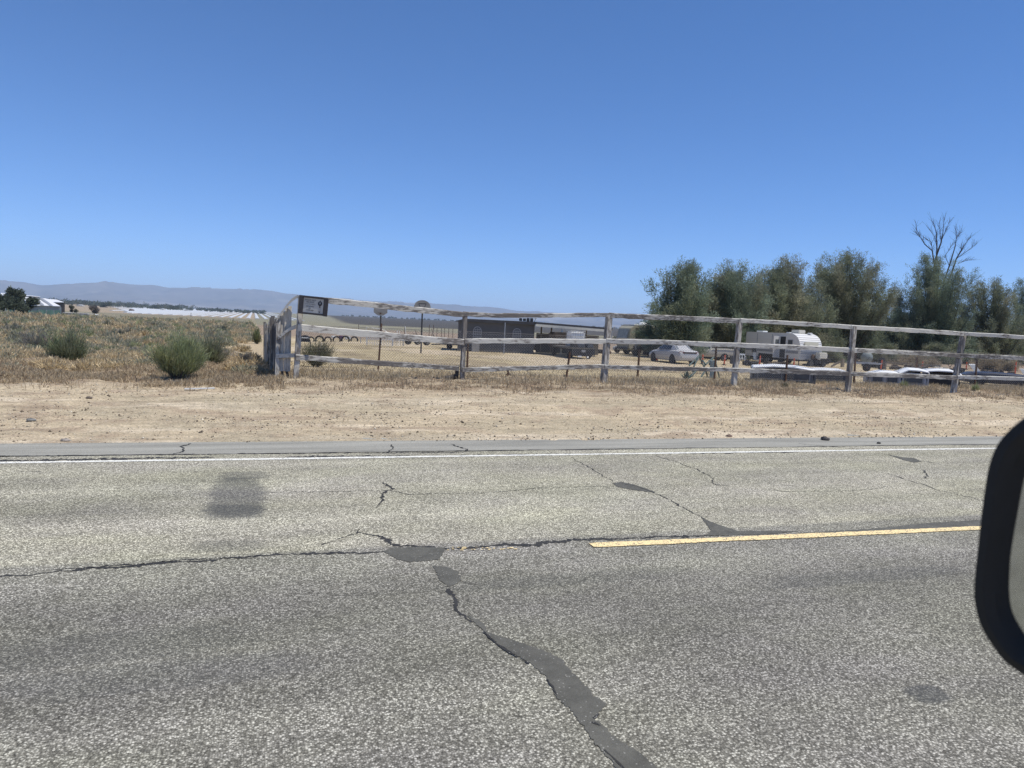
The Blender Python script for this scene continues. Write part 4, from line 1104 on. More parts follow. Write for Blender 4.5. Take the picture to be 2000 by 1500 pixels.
# long side
Pn, Pf = ong(539, 737), ong(511, 676)
side = (Pf - Pn); Ls = side.length; side.normalize(); k_ = 0.0; cnt = 0
while k_ < Ls + 14 and cnt < 98:
    wpl = rnd.uniform(.12, .17); q = Pn + side * (k_ + wpl / 2); q.z = float(gz(q.x, q.y))
    hh = 1.20 + rnd.uniform(-.06, .06) + .05 * math.sin(k_ * .9); ln = rnd.uniform(-.03, .03)
    nrm = Vector((-side.y, side.x, 0)); mb = MB()
    mb.bar(loc(q) + Vector((0, 0, -.05)) + nrm * rnd.uniform(-.015, .015), loc(q) + Vector((ln, ln * .5, hh)) + nrm * rnd.uniform(-.04, .03), wpl * .95, .022, up=nrm)
    mb.build("plank", M_PLANK_GREY if rnd.random() < .72 else M_PLANK, root); k_ += wpl + rnd.uniform(.0, .02); cnt += 1
for i in range(6):
    q = Pn + side * (2.4 * i + 1.5); q.z = float(gz(q.x, q.y)); mb = MB()
    mb.bar(loc(q) + Vector((-.08, 0, -.1)), loc(q) + Vector((-.10 + rnd.uniform(-.06, .06), 0, 1.3 + rnd.uniform(-.05, .15))), .09, .09, up=(0, 1, 0)); mb.build("post", M_POST, root)

# chain-link mesh on steel posts just behind the rails
tps = [((738, 725), (745, 632)), ((912, 731), (914, 672)), ((1105, 737), (1113, 688)), ((1245, 739), (1249, 682)), ((1395, 745), (1399, 677)), ((1534, 749), (1538, 693)),
       ((1668, 750), (1671, 690)), ((1787, 752), (1791, 698)), ((1904, 755), (1908, 702)), ((2020, 760), (2025, 706))]
P = [ong(*a) for a, b in tps]
root = empty("chain_link_fence", P[0], 0, "thin chain link mesh on rusty steel stakes just behind the wooden rails", "fence")
ro = Vector(root.location)
for (a, b), p in zip(tps, P):
    top = at(b[0], b[1], depth(p)); mb = MB(); mb.bar(loc(p) - Vector((0, 0, .2)), loc(top), .045, .045, up=(0, 1, 0)); mb.build("stake", M_RUST, root)
path = [Vector((pA.x + .05, pA.y + 1.3, 0))] + [Vector((p.x, p.y + .03, 0)) for p in P] + [Vector((P[-1].x + 6, P[-1].y, 0))]
cum = [0]
for a, b in zip(path[:-1], path[1:]): cum.append(cum[-1] + (b - a).length)
def along(s_):
    s_ = np.clip(s_, 0, cum[-1] - 1e-3); return np.interp(s_, cum, [p.x for p in path]), np.interp(s_, cum, [p.y for p in path])
HM = 1.15; ph = .075; nw = int(cum[-1] / ph); ns = int(HM / (ph / 2))
j = np.arange(ns + 1); vv = []; ff = []; th_ = .0052
cx = np.arange(nw)[:, None] * ph + np.where(j % 2 == 0, 0, ph)[None, :] ; X_, Y_ = along(cx); Zg = gz(X_, Y_); Zs = Zg + .03 + j[None, :] * ph / 2 + .02 * np.sin(cx * .7)
tri_off = [(-th_, 0, 0), (th_, 0, 0), (0, .004, th_)]
V3 = np.stack([np.stack([X_ + o[0], Y_ + o[1] + (j % 2)[None, :] * .004, Zs + o[2]], -1) for o in tri_off], 2).reshape(-1, 3)
base = (np.arange(nw)[:, None] * (ns + 1) + np.arange(ns)[None, :]) * 3; base = base.reshape(-1)
F = np.concatenate([np.stack([base + a, base + b, base + 3 + b, base + 3 + a], 1) for a, b in ((0, 1), (1, 2), (2, 0))])
V3 = V3 - np.array(ro)
M_WIRE = plain("fence_wire", (0.30, 0.29, 0.28), .6, .3, .3, 4)
np_mesh("mesh", V3, F, M_WIRE, root)
for hz_ in (.05, HM + .02):
    mb = MB(); pts = []
    for s_ in np.arange(0, cum[-1], .8):
        x_, y_ = along(s_); pts.append(loc((float(x_), float(y_), float(gz(x_, y_)) + hz_)))
    mb.tube(pts, .004, 4); mb.build("line_wire", M_WIRE, root)

# ================================================================== THE YARD
def T(name, px, py, label, cat, rz=0.0, group=None, dz=0.0):
    p = ong(px, py); return empty(name, (p.x, p.y, p.z + dz), rz, label, cat, group), mpp(p)

# basketball hoops
def hoop(px, py, topy, style, label):
    r_, k = T("basketball_hoop", px, py, label, "basketball hoop", R(-14), "basketball hoops in the yard")
    H = (py - topy) * k
    mb = MB(); mb.tube([(0, 0, -.3), (0, 0, H - .75)], .055, 10); mb.tube([(0, 0, H - .85), (0, -.35, H - .55)], .035, 8); mb.tube([(0, 0, H - 1.15), (0, -.35, H - .75)], .03, 8); mb.build("pole", M_DARK, r_)
    bw = .62 if style == 'fan' else .58
    if style == 'fan': pr = [(bw * .82, 0), (bw * .98, .22), (bw * .93, .46)] + [(math.cos(a) * bw * .9, .46 + math.sin(a) * .40) for a in np.linspace(.15, math.pi - .15, 11)] + [(-bw * .93, .46), (-bw * .98, .22), (-bw * .82, 0)]
    else: pr = [(bw * .35, 0), (bw, .25), (bw, .58), (bw * .75, .76), (-bw * .75, .76), (-bw, .58), (-bw, .25), (-bw * .35, 0)]
    zb = H - pr[5 if style == 'fan' else 3][1] - .02; zb = H - max(z for x, z in pr)
    mb = MB(); mb.prism([(x, z + zb) for x, z in pr], -.38, -.42, 'y'); mb.build("backboard", plain("backboard_grey", (0.36, 0.35, 0.34), .6, 0, .3, 3), r_)
    mb = MB(); mb.prism([(x * .93, (z - .4) * .93 + .4 + zb) for x, z in pr], -.424, -.428, 'y'); mb.build("panel", plain("backboard_face", (0.30, 0.295, 0.28), .6, 0, .3, 3), r_)
    if style == 'fan':
        mb = MB()
        for a, b in (((-.26, .62), (.26, .62)), ((-.26, .62), (-.12, .30)), ((.26, .62), (.12, .30))): mb.bar((a[0], -.431, a[1] + zb), (b[0], -.431, b[1] + zb), .008, .035)
        mb.build("markings", M_DARK, r_)
    mb = MB(); ring = [Vector((math.cos(a) * .225, -.66 + math.sin(a) * .225, zb + .22)) for a in np.linspace(0, 6.283, 19)]
    mb.tube(ring, .012, 6, False); mb.box((0, -.435, zb + .2), (.12, .02, .12)); mb.build("rim", M_RUST, r_)
hoop(822, 690, 587, 'fan', "tall hoop with a fan shaped board standing in the open yard")
hoop(742, 676, 599.5, 'oct', "hoop with an eight sided pale board, farther off and lower")

# half buried tyres
tyres = None
for i, (px, w_) in enumerate(((607, 13), (624, 15.5), (640.5, 13), (657.5, 14), (674.5, 15), (692, 13.5))):
    p = ong(px, 667); k = mpp(p)
    if tyres is None:
        tyres = empty("half_buried_tyre", (0, 0, 0), 0, "half buried black tyre", "tyre", "row of half buried tyres")
        mb = MB(); pr = [(.27, -.09), (.33, -.10), (.37, -.06), (.375, 0), (.37, .06), (.33, .10), (.27, .09), (.25, .03), (.25, -.03)]
        n = 26; rings = []
        for a in np.linspace(0, 2 * math.pi, n + 1): rings.append([(r_ * math.cos(a), h_, r_ * math.sin(a)) for r_, h_ in pr])
        mb.loft(rings, cap=False); mb.build("tread", M_BLACK, tyres, smooth=True); o = tyres
        mb = MB(); pr2 = [(.246, -.05), (.262, -.095), (.262, .095), (.246, .05)]
        mb.loft([[(r_ * math.cos(a), h_, r_ * math.sin(a)) for r_, h_ in pr2] for a in np.linspace(0, 2 * math.pi, n + 1)], cap=False); mb.build("bead", M_DARK, tyres)
    else: o = copy_tree(tyres)
    s_ = 1.15 * w_ * k / .75; o.location = (p.x, p.y, p.z + .13 * s_); o.scale = (s_, s_, s_); o.rotation_euler = (0, 0, R(-12 + rnd.uniform(-6, 6)))
    o["label"] = ["half buried tyre nearest the fence corner, partly behind the dark mailbox", "second half buried tyre from the mailbox, the largest of the row", "third half buried tyre from the mailbox, a small one",
                  "fourth half buried tyre from the mailbox, purple junk behind it", "fifth half buried tyre from the mailbox, between two others", "last half buried tyre of the row, next to the white stakes"][i]
# junk seen through the tyres
r_, k = T("scrap_heap", 660, 663, "small heap of white and purple scraps behind the half buried tyres", "scrap")
mb = MB(); mb.box((-.4, .3, .25), (.5, .3, .25), .3); mb.box((1.1, .4, .2), (.6, .3, .3), -.2); mb.build("white_scraps", M_WHITE, r_, bevel=.04)
mb = MB(); mb.box((.35, .3, .22), (.45, .3, .4), .5); mb.build("purple_scrap", plain("purple_plastic", (.12, .06, .13), .6, 0, .3, 4), r_, bevel=.04)
# mailbox / meter on bent arm
r_, k = T("mailbox", 606, 690, "dark box mailbox with white stripe on a bent post just behind the corner", "mailbox", R(-10))
mb = MB(); mb.tube([(0, 0, -.2), (0, 0, .55), (-.05, 0, .85), (-.25, 0, 1.0)], .035, 8); mb.build("post", M_DARK, r_)
mb = MB(); W_ = 17 * k; H_ = 13 * k; pr = [(-W_ / 2, 0), (W_ / 2, 0), (W_ / 2, H_ * .6)] + [(math.cos(a) * W_ / 2, H_ * .6 + math.sin(a) * H_ * .4) for a in np.linspace(.2, math.pi - .2, 7)] + [(-W_ / 2, H_ * .6)]
z0 = 22 * k
mb.prism([(x - .35, z + z0) for x, z in pr], -.2, .25, 'y'); mb.build("box", M_DARK, r_)
mb = MB(); mb.box((-.35, -.21, z0 + H_ * .62), (W_ * .9, .012, H_ * .14)); mb.build("stripe", M_WHITE, r_)
# pale dead branch in the bush
r_ = ong(616, 712); mb = MB(); a = at(620, 706, depth(r_)); b = at(628, 669, depth(r_)); mb.tube([a, a.lerp(b, .5) + Vector((.02, 0, 0)), b], [.028, .022, .012], 6); mb.tube([a.lerp(b, .35), at(634, 690, depth(r_))], [.014, .006], 5)
tag(mb.build("bleached_branch", plain("bleached_wood", (.6, .56, .48), .9, 0, .2, 8)), "bleached forked branch sticking up out of the bush under the sign", "branch")

# white picket panels and stakes
def picket(px0, px1, ytop, ybot, n, label, rail_y=(.25, .8), mat=None):
    a = ong(px0, ybot); k = mpp(a); L = (px1 - px0) * k; H = (ybot - ytop) * k
    r_ = empty("picket_panel", a, R(-19), label, "fence panel", "white metal panels stored in the yard")
    mat = mat or M_WHITE
    mb = MB(); mb.box((L / 2, 0, H - .04), (L, .06, .07)); mb.box((L / 2, 0, H * .72), (L, .05, .05)); mb.build("rail", mat, r_)
    mb = MB()
    for i in range(n): mb.box((L * (i + .5) / n, -.003, H / 2 - .02), (.035, .035, H - .04))
    mb.build("pickets", mat, r_)
    for e in (0, L): mb = MB(); mb.box((e, 0, H / 2), (.06, .06, H)); mb.build("post", mat, r_)
picket(716, 767, 656.5, 674, 15, "long white picket panel leaning low behind the near hoop stake")
picket(766, 788, 660, 675, 6, "short grey picket panel at the end of the long white one", mat=M_GALV)
r_, k = T("pipe_frame", 715, 668, "white pipe frame lying on top behind the long picket panel", "frame", R(-19))  # loose frame of white pipes
mb = MB(); Hh = 29 * k
for a, b in (((0, 0, Hh * .2), (0, 0, Hh)), ((0, 0, Hh), (1.6, 0, Hh * .90)), ((1.6, 0, Hh * .9), (2.4, 0, Hh * .62)), ((0, 0, Hh * .55), (2.6, .1, Hh * .55)), ((2.6, .1, Hh * .2), (2.6, .1, Hh * .55)), ((0, 0, -.1), (0, 0, Hh * .3)), ((2.6, .1, -.1), (2.6, .1, Hh * .3))): mb.tube([a, b], .03, 6)
mb.build("pipes", M_WHITE, r_)
for (px, yt, yb, lab) in ((775, 645, 675, "white upright stake left of the pair by the panel end"), (779, 646, 676, "white upright stake right of the pair by the panel end"), (704, 654, 670, "thin grey stake beside the last half buried tyre"), (795, 637, 664, "slanting white pole beyond the trailer wheels")):
    a = ong(px, yb); b = at(px - (4 if px == 795 else -1), yt, depth(a)); mb = MB(); mb.tube([a - Vector((0, 0, .1)), b], .035, 7); tag(mb.build("stake", M_WHITE if px != 704 else M_GALV), lab, "stake")

# wheels and tyres leaning in a row
def wheel_mesh(root_, rad_, wd, c=(0, 0, 0), hub=M_GALV, nm=("tyre", "rim"), axis='x', name="wheel"):
    """wheel whose axle runs along the axis; tyre and rim as sub-parts of one part"""
    r1 = rad_
    mb = MB(); mb.lathe([(r1 * .60, -wd / 2 * .9), (r1 * .9, -wd / 2), (r1, -wd / 2 * .6), (r1, wd / 2 * .6), (r1 * .9, wd / 2), (r1 * .60, wd / 2 * .9)], c, 24, axis); wobj = mb.build(name, M_BLACK, root_, smooth=True)
    mb = MB(); mb.lathe([(0.0, -wd / 2 * .96), (r1 * .2, -wd / 2 * .98), (r1 * .3, -wd / 2 * .72), (r1 * .52, -wd / 2 * .75), (r1 * .62, -wd / 2 * .95), (r1 * .62, wd / 2 * .95), (r1 * .52, wd / 2 * .75), (r1 * .3, wd / 2 * .72), (r1 * .2, wd / 2 * .98), (0.0, wd / 2 * .96)], c, 18, axis); mb.build("rim", hub, wobj, smooth=True)
    return wobj
for (px, py, d_, hub, lab) in ((797, 673, 15, M_DARK, "dark hubbed wheel at the left of the three standing wheels"), (815, 673.5, 14, M_WHITE, "white hubbed wheel in the middle of the three standing wheels"), (833, 674.5, 15, M_GALV, "grey hubbed wheel right of the far hoop pole")):
    r_, k = T("standing_wheel", px, py, lab, "wheel", R(-70), "wheels standing beyond the hoop"); rr = d_ * k / 2
    wheel_mesh(r_, rr, rr * .7, (0, 0, rr), hub, name="tyre")
# low dark flatbed behind the second post
r_, k = T("flatbed", 895, 682, "low dark flatbed trailer lying before the grey house", "trailer", R(-4))
mb = MB(); mb.box((0, 0, .42), (3.0, 1.4, .10)); mb.box((0, -.68, .52), (3.0, .04, .14)); mb.build("deck", M_DARK, r_)
for x in (-.9, .9): wheel_mesh(r_, .26, .18, (x, -.6, .26), M_RUST, axis='y')
mb = MB(); mb.tube([(-1.5, 0, .4), (-2.4, 0, .33)], .05, 8); mb.build("tongue", M_DARK, r_)

# wire fence and gate posts beyond the wheels
root = empty("wire_fence", ong(800, 668), 0, "low wire fence on thin stakes beyond the standing wheels", "fence"); ro = Vector(root.location)
pts = [ong(px, py) for px, py in ((700, 650), (740, 652), (790, 654), (838, 657), (846, 657), (853, 657), (862, 658), (868, 658), (876, 659), (884, 660))]
for i, q in enumerate(pts):
    mb = MB(); h_ = 1.5 if i not in (3, 4) else 2.0; mb.tube([loc(q) - Vector((0, 0, .2)), loc(q) + Vector((0, 0, h_))], .045, 6); mb.build("stake", M_RUST, root)
for h_ in (.6, 1.0, 1.4):
    mb = MB(); mb.tube([loc(q) + Vector((0, 0, h_)) for q in pts], .012, 4); mb.build("wire", M_WIRE, root)
root = empty("plank_gate", ong(812, 665), 0, "leaning rough pole frame between the hoop pole and the wire fence", "gate"); ro = Vector(root.location); mb = MB()
for a, b in (((811, 645), (819, 663)), ((848, 640), (842, 660)), ((843, 642), (850, 663)), ((806, 652), (814, 652))):
    d_ = depth(root.location); mb.tube([loc(at(*a, d_)), loc(at(*b, d_))], .05, 6)
mb.build("poles", M_TIMBER, root)
#PART4
# ---- the grey house with its lean-to
p0 = ong(893, 685); d0 = depth(p0); k = mpp(p0)
hs = empty("house", p0, R(-15), "low grey stuccoed house with two arched windows, at the back of the yard", "house")
HW, HH, HD = 6.3, 2.52, 6.0
wn1, wn2 = 34 / 135 * HW, 104 / 135 * HW
def arch(x, w_, h0, h1, n=9, r=0): return [(x - w_ / 2, h0)] + [(x + w_ / 2, h0)] + [(x + math.cos(a) * w_ / 2, h1 + math.sin(a) * w_ / 2) for a in np.linspace(0, math.pi, n)]
mb = MB(); mb.box((HW / 2, HD / 2, HH / 2), (HW, HD, HH)); mb.build("wall", M_STUCCO, hs)
mb = MB(); mb.prism([(-.35, HH - .12), (HW + .02, HH - .12), (HW + .02, HH + .14), (.5, HH + .14)], -.25, HD + .2, 'y'); mb.build("roof", plain("dark_roof", (.075, .075, .08), .9, 0, .3, 2), hs)
for x in (wn1, wn2):
    o = None
    mb = MB(); mb.prism(arch(x, .70, 1.0, 1.72), -.004, -.06, 'y'); f_ = mb.build("window", plain("window_trim", (.33, .33, .34), .7, 0, .2, 5), hs)
    mb = MB(); mb.prism(arch(x, .58, 1.06, 1.72), -.062, -.068, 'y'); mb.build("pane", plain("window_pane", (.10, .11, .12), .3, 0, .1, 5), f_)
    mb = MB()
    for dx in (-.145, 0, .145): mb.box((x + dx, -.075, 1.45), (.03, .012, 1.0 if dx == 0 else .86))
    for dz in (1.2, 1.42, 1.64, 1.82): mb.box((x, -.0752, dz), (.56, .0115, .03))
    mb.build("glazing_bar", plain("window_trim", (.33, .33, .34)), f_)
mb = MB(); mb.box((wn1 - .1, -.35, .42), (.62, .6, .84)); mb.build("step", plain("step_grey", (.34, .33, .31), .9, 0, .2, 4), hs)
# lean-to
HM_ = Matrix.Translation(p0) @ Matrix.Rotation(R(-15), 4, "Z")
r_ = empty("lean_to", HM_ @ Vector((HW + .03, 0, 0)), R(-15), "long open lean-to shelter with pale posts joined to the house's right end", "shelter")
LW = 6.3
mb = MB(); mb.add([(0, -.6, 2.48), (LW, -.6, 2.28), (LW, 4.5, 2.34), (0, 4.5, 2.48), (0, -.6, 2.66), (LW + .1, -.6, 2.44), (LW + .1, 4.5, 2.48), (0, 4.5, 2.66)], [[0, 1, 2, 3], [4, 7, 6, 5], [0, 4, 5, 1], [1, 5, 6, 2], [2, 6, 7, 3], [3, 7, 4, 0]]); mb.build("roof", plain("dark_roof", (.075, .075, .08)), r_)
mb = MB(); mb.bar((0, -.62, 2.39), (LW - .4, -.62, 2.20), .05, .20); mb.build("fascia", M_CREAM, r_)
for x in (2.2, 6.0): mb = MB(); mb.box((x, -.52, (2.36 - x * .03) / 2), (.14, .14, 2.36 - x * .03)); mb.build("post", M_CREAM, r_)
for x in (1.0, 1.9, 5.0): mb = MB(); mb.box((x, 4.2, 1.16), (.12, .12, 2.32)); mb.build("post", M_TIMBER, r_)
mb = MB(); mb.tube([(LW - .2, -.5, 2.2), (LW + .3, -.5, 2.55)], .04, 6); mb.tube([(LW + .02, -.5, 1.2), (LW + .1, -.5, 2.4)], .04, 6); mb.build("brace", M_GALV, r_)
mb = MB(); mb.box((3.4, 4.4, .85), (5.6, .1, 1.7)); mb.build("back_wall", plain("back_boards", (.16, .145, .12), .9, 0, .3, 2), r_)
# cooler on the roof
r_ = empty("roof_cooler", HM_ @ Vector((5.6, .8, HH + .14)), R(-15), "dark ragged cooler frame standing on the house roof", "air cooler")
mb = MB()
for x in (-.42, -.1, .2, .5): mb.box((x, 0, .14), (.22, .5, .28 + rnd.uniform(-.05, .05)))
mb.build("cabinet", plain("cooler_dark", (.06, .06, .06), .8, 0, .3, 4), r_, bevel=.02)
mb = MB(); mb.tube([(.75, 0, 0), (.85, 0, .34)], .03, 6); mb.tube([(.7, 0, .3), (.95, 0, .3)], .03, 6); mb.build("pipe", M_GALV, r_)

# ---- clutter under and in front of the lean-to
def lump_pile(px, py, w_, h_, n, mat, label, cat="scrap", seed=1, dep_=1.2, name="scrap_pile"):
    rr = random.Random(seed); p = ong(px, py); k = mpp(p); r = empty(name, p, R(-19), label, cat); mb = MB()
    for i in range(n):
        x = rr.uniform(-.5, .5) * w_ * k; z = rr.uniform(0, 1) ** 1.3 * h_ * k * (1 - abs(x / (w_ * k)) ** 2 * 1.3)
        s_ = (rr.uniform(.15, .55), rr.uniform(.15, .5), rr.uniform(.12, .45)); mb.box((x, rr.uniform(-.5, .5) * dep_, max(s_[2] / 2 - .03, z - s_[2] / 2)), s_, rr.uniform(0, 3), rr.uniform(-.3, .3), rr.uniform(-.3, .3))
    mb.build("pieces", mat, r, bevel=.015); return r
M_JUNK1 = plain("dark_junk", (.045, .045, .047), .8, 0, .5, 3); M_JUNK2 = plain("brown_junk", (.11, .085, .065), .9, 0, .5, 3); M_JUNK3 = plain("blue_grey_junk", (.10, .115, .14), .8, 0, .5, 3)
lump_pile(1048, 684, 26, 15, 26, M_JUNK1, "dark heap of machinery under the lean-to next to the house", seed=2)
lump_pile(1074, 685, 20, 14, 18, M_JUNK1, "dark jumble beside the lean-to's first pale post", seed=3)
lump_pile(1092, 686, 20, 12, 16, M_JUNK3, "blue grey bundles heaped right of the lean-to's first pale post", seed=4)
lump_pile(1098, 676, 12, 20, 8, M_JUNK2, "tall brown stack behind the white tank", seed=9)
lump_pile(990, 686, 18, 9, 9, M_JUNK1, "dark low box pile in front of the second arched window", seed=5)
lump_pile(1008, 682, 10, 8, 8, M_JUNK2, "small brown pile left of the white toilet", seed=6)
lump_pile(940, 683, 30, 8, 12, plain("pale_junk", (.34, .33, .30), .8, 0, .4, 3), "pale low heap against the grey house front", seed=7)
lump_pile(968, 682, 8, 7, 5, M_WHITE, "small white lump below the grey house wall", seed=8)
lump_pile(1168, 690, 26, 10, 16, M_JUNK1, "dark low heap of parts between the flatbed truck and the third post", seed=11)
lump_pile(1186, 691, 14, 8, 8, M_RUST, "rusty parts just right of the third fence post", seed=12)
# engine hoist silhouette
r_, k = T("engine_hoist", 1076, 684, "dark upright machine with a slanting arm under the lean-to", "machine", R(-19)); mb = MB()
mb.box((0, 0, .5), (.5, .4, 1.0)); mb.tube([(0, 0, .9), (.1, 0, 1.5)], .09, 7); mb.tube([(.1, 0, 1.45), (-.6, 0, 1.15)], .07, 7); mb.box((.05, 0, 1.45), (.3, .25, .2)); mb.build("frame", M_JUNK1, r_, bevel=.02)
# table with things
r_, k = T("work_table", 1026, 686, "pale topped table against the house's right end", "table", R(-10)); mb = MB(); mb.box((0, 0, 1.15), (.95, .6, .05)); mb.build("top", M_WHITE, r_)
for x in (-.42, .42):
    for y in (-.25, .25): mb = MB(); mb.box((x, y, .56), (.05, .05, 1.13)); mb.build("leg", M_GALV, r_)
mb = MB(); mb.tube([(.1, 0, 1.18), (.1, 0, 1.6)], .02, 6); mb.tube([(.35, 0, 1.18), (.35, 0, 1.7)], .02, 6); mb.build("rod", M_GALV, r_)
# toilet
r_, k = T("toilet", 1024, 688, "white toilet standing outdoors in front of the lean-to", "toilet", R(160)); M_PORC = plain("porcelain", (.78, .78, .76), .2, 0, .05, 2)
mb = MB(); mb.loft([[(math.cos(a) * rx, math.sin(a) * ry + oy, z) for a in np.linspace(0, 6.283, 13)[:-1]] for rx, ry, oy, z in ((.13, .20, 0, 0), (.10, .15, 0, .12), (.14, .20, .03, .26), (.20, .27, .06, .38), (.20, .28, .06, .42))]); mb.build("bowl", M_PORC, r_, smooth=True)
mb = MB(); mb.loft([[(math.cos(a) * .21, math.sin(a) * .29 + .06, z) for a in np.linspace(0, 6.283, 15)[:-1]] for z in (.425, .455)]); mb.build("seat", M_PORC, r_)
mb = MB(); mb.box((0, -.29, .60), (.46, .20, .38)); mb.box((0, -.29, .81), (.49, .23, .04)); mb.build("tank", M_PORC, r_, bevel=.03)
# poles in the yard
for (px, yt, yb, mat, lab, rr) in ((984, 630, 691, M_GALV, "thin pale pole standing alone in front of the grey house", .035), (1213, 634, 672, M_JUNK2, "dark pole with a short crossarm just left of the old motorhome", .05)):
    a = ong(px, yb); b = at(px + 3 * (yb - yt) / 70, yt, depth(a)); r_ = empty("pole", a, 0, lab, "pole"); mb = MB(); mb.tube([(0, 0, -.2), b - a], rr, 7); mb.build("shaft", mat, r_)
    if px == 1213: mb = MB(); mb.bar(b - a + Vector((-.25, 0, -.1)), b - a + Vector((.5, 0, -.1)), .06, .06); mb.build("crossarm", mat, r_)
# rusty post with rings behind the pale pole... small tripod in the straw
r_, k = T("rebar_tripod", 992, 735, "small rusty tripod of bent rods in the straw between the second and third posts", "tripod"); mb = MB()
for a in (0, 2.1, 4.2): mb.tube([(math.cos(a) * .10, math.sin(a) * .08, 0), (0, 0, .12)], .008, 5)
mb.box((0, 0, .09), (.04, .03, .14)); mb.build("rods", M_RUST, r_)

# ---- white caged tank on the flatbed truck
r_, k = T("flatbed_truck", 1129, 700, "small dark stake truck backed towards the fence, a white tank on its bed", "truck", R(180 - 4))
W_ = 1.9
mb = MB(); mb.box((0, -1.2, .80), (W_, 4.6, .12)); mb.build("bed", plain("bed_brown", (.16, .15, .13), .85, 0, .4, 4), r_)
mb = MB(); mb.box((0, 1.07, .70), (W_ - .1, .06, .16)); mb.box((0, 1.03, .45), (1.5, .05, .42)); mb.box((-.7, 1.06, .55), (.42, .07, .5)); mb.box((.72, 1.06, .55), (.38, .07, .5)); mb.build("tail_panel", M_DARK, r_)
mb = MB(); mb.box((0, 1.11, .60), (.32, .02, .18)); mb.build("plate", plain("plate_grey", (.30, .31, .32), .6, 0, .2, 6), r_)
mb = MB(); mb.box((0, -4.2, 1.25), (1.8, 1.5, 1.3)); mb.build("cab", M_JUNK2, r_, bevel=.12)
for x in (-.75, .75):
    for y in (.2, -3.6): wheel_mesh(r_, .36, .24, (x, y, .36), M_DARK)
mb = MB(); mb.box((.3, 1.14, .2), (.3, .04, .1)); mb.box((-.35, 1.14, .16), (.18, .04, .14), .4); mb.build("dangling_trim", M_WHITE, r_)
for x, lab in ((-.55, 0), (.15, 0), (.6, 0)): mb = MB(); mb.box((x, .6, 1.0), (.5 + rnd.uniform(-.1, .1), .8, .26), rnd.uniform(-.3, .3)); mb.build("load_box", [M_JUNK3, M_TRUCKGREY, M_JUNK1][int(rnd.random() * 3)], r_, bevel=.03)
tp = r_.location; tk, k = T("caged_tank", 1127, 700, "square white caged liquid tank carried on the flatbed truck", "tank", R(-4), dz=0); tk.location = (tp.x + .1, tp.y + .9, tp.z + .88)
mb = MB(); mb.box((0, 0, .62), (1.16, 1.0, 1.0)); mb.build("bottle", plain("tank_white", (.80, .80, .78), .5, 0, .08, 3), tk, bevel=.08)
mb = MB(); mb.box((0, 0, .06), (1.2, 1.05, .12)); mb.build("pallet", M_GALV, tk)
mb = MB()
for i in range(7): x = -.6 + i * .2; mb.tube([(x, -.54, .1), (x, -.54, 1.18)], .012, 5); mb.tube([(x, .54, .1), (x, .54, 1.18)], .012, 5)
for z in (.3, .55, .8, 1.05, 1.18):
    for y in (-.54, .54): mb.tube([(-.6, y, z), (.6, y, z)], .012, 5)
    for x in (-.6, .6): mb.tube([(x, -.54, z), (x, .54, z)], .012, 5)
mb.build("cage", M_GALV, tk)
mb = MB(); mb.lathe([(.12, 1.12), (.12, 1.17), (0, 1.17)], (0, 0, 0), 12); mb.build("cap", M_GALV, tk)

# ---- wrecked car and old machinery by the motorhome
def carbody(root_, L, W, body_pts, mat, roof_pts=None, glass=M_GLASS):
    """body_pts: stations (y, half width, z bottom, z top) along the car"""
    rings = []
    for (y, hw, z0, z1) in body_pts:
        h = z1 - z0
        rings.append([(-hw * .90, y, z0), (-hw * .99, y, z0 + h * .22), (-hw, y, z0 + h * .55), (-hw * .95, y, z0 + h * .88), (-hw * .82, y, z1), (0, y, z1 + .02),
                      (hw * .82, y, z1), (hw * .95, y, z0 + h * .88), (hw, y, z0 + h * .55), (hw * .99, y, z0 + h * .22), (hw * .90, y, z0)])
    mb = MB(); mb.loft(rings); b = mb.build("body", mat, root_, smooth=True)
    return b
def greenhouse(root_, st, mat, pillars=True):
    """st: stations (y, z belt, half width at belt, z roof, half width at roof); panes and roof as separate meshes"""
    mb = MB(); rings = []
    for (y, zb, hb, zr, hr) in st: rings.append([(-hb, y, zb), (-hr, y, zr), (-hr * .6, y, zr + .025), (hr * .6, y, zr + .025), (hr, y, zr), (hb, y, zb)])
    mb.loft(rings); return mb.build("cabin", mat, root_, smooth=True)
M_SILVER = plain("silver_car_paint", (.50, .49, .475), .4, .12, .08, 1.5, .5)
# silver sedan, nose away (+Y)
r_, k = T("sedan", 1311, 708, "silver four door sedan parked with its tail towards the road", "car", R(0))
r_.location.x += .1
st = [(-2.40, .62, .42, .70), (-2.36, .82, .30, .86), (-2.15, .88, .24, 1.0), (-1.7, .90, .22, 1.03), (-1.1, .91, .20, 1.0), (0, .91, .20, .97), (.9, .91, .20, .95), (1.3, .90, .20, .93), (1.9, .86, .22, .84), (2.25, .78, .25, .72), (2.40, .6, .32, .58)]
carbody(r_, 4.8, 1.82, st, M_SILVER)
cab = greenhouse(r_, [(-1.72, 1.0, .74, 1.02, .70), (-1.0, 1.0, .78, 1.40, .58), (-.45, .98, .79, 1.44, .60), (.25, .96, .79, 1.42, .60), (1.25, .92, .77, .97, .72)], M_SILVER)
def quad(pts, name, mat, parent, th=.012):
    """thin pane from four corner points, given depth along its normal"""
    P = [Vector(p) for p in pts]; n = (P[1] - P[0]).cross(P[2] - P[0]).normalized() * th; mb = MB()
    k_ = len(P); mb.add([p - n for p in P] + [p + n for p in P], [list(range(k_))[::-1], [k_ + i for i in range(k_)]] + [[i, (i + 1) % k_, k_ + (i + 1) % k_, k_ + i] for i in range(k_)])
    return mb.build(name, mat, parent)
M_PANEG = plain("pale_glass", (.16, .175, .18), .15, 0, .05, 2, .6)
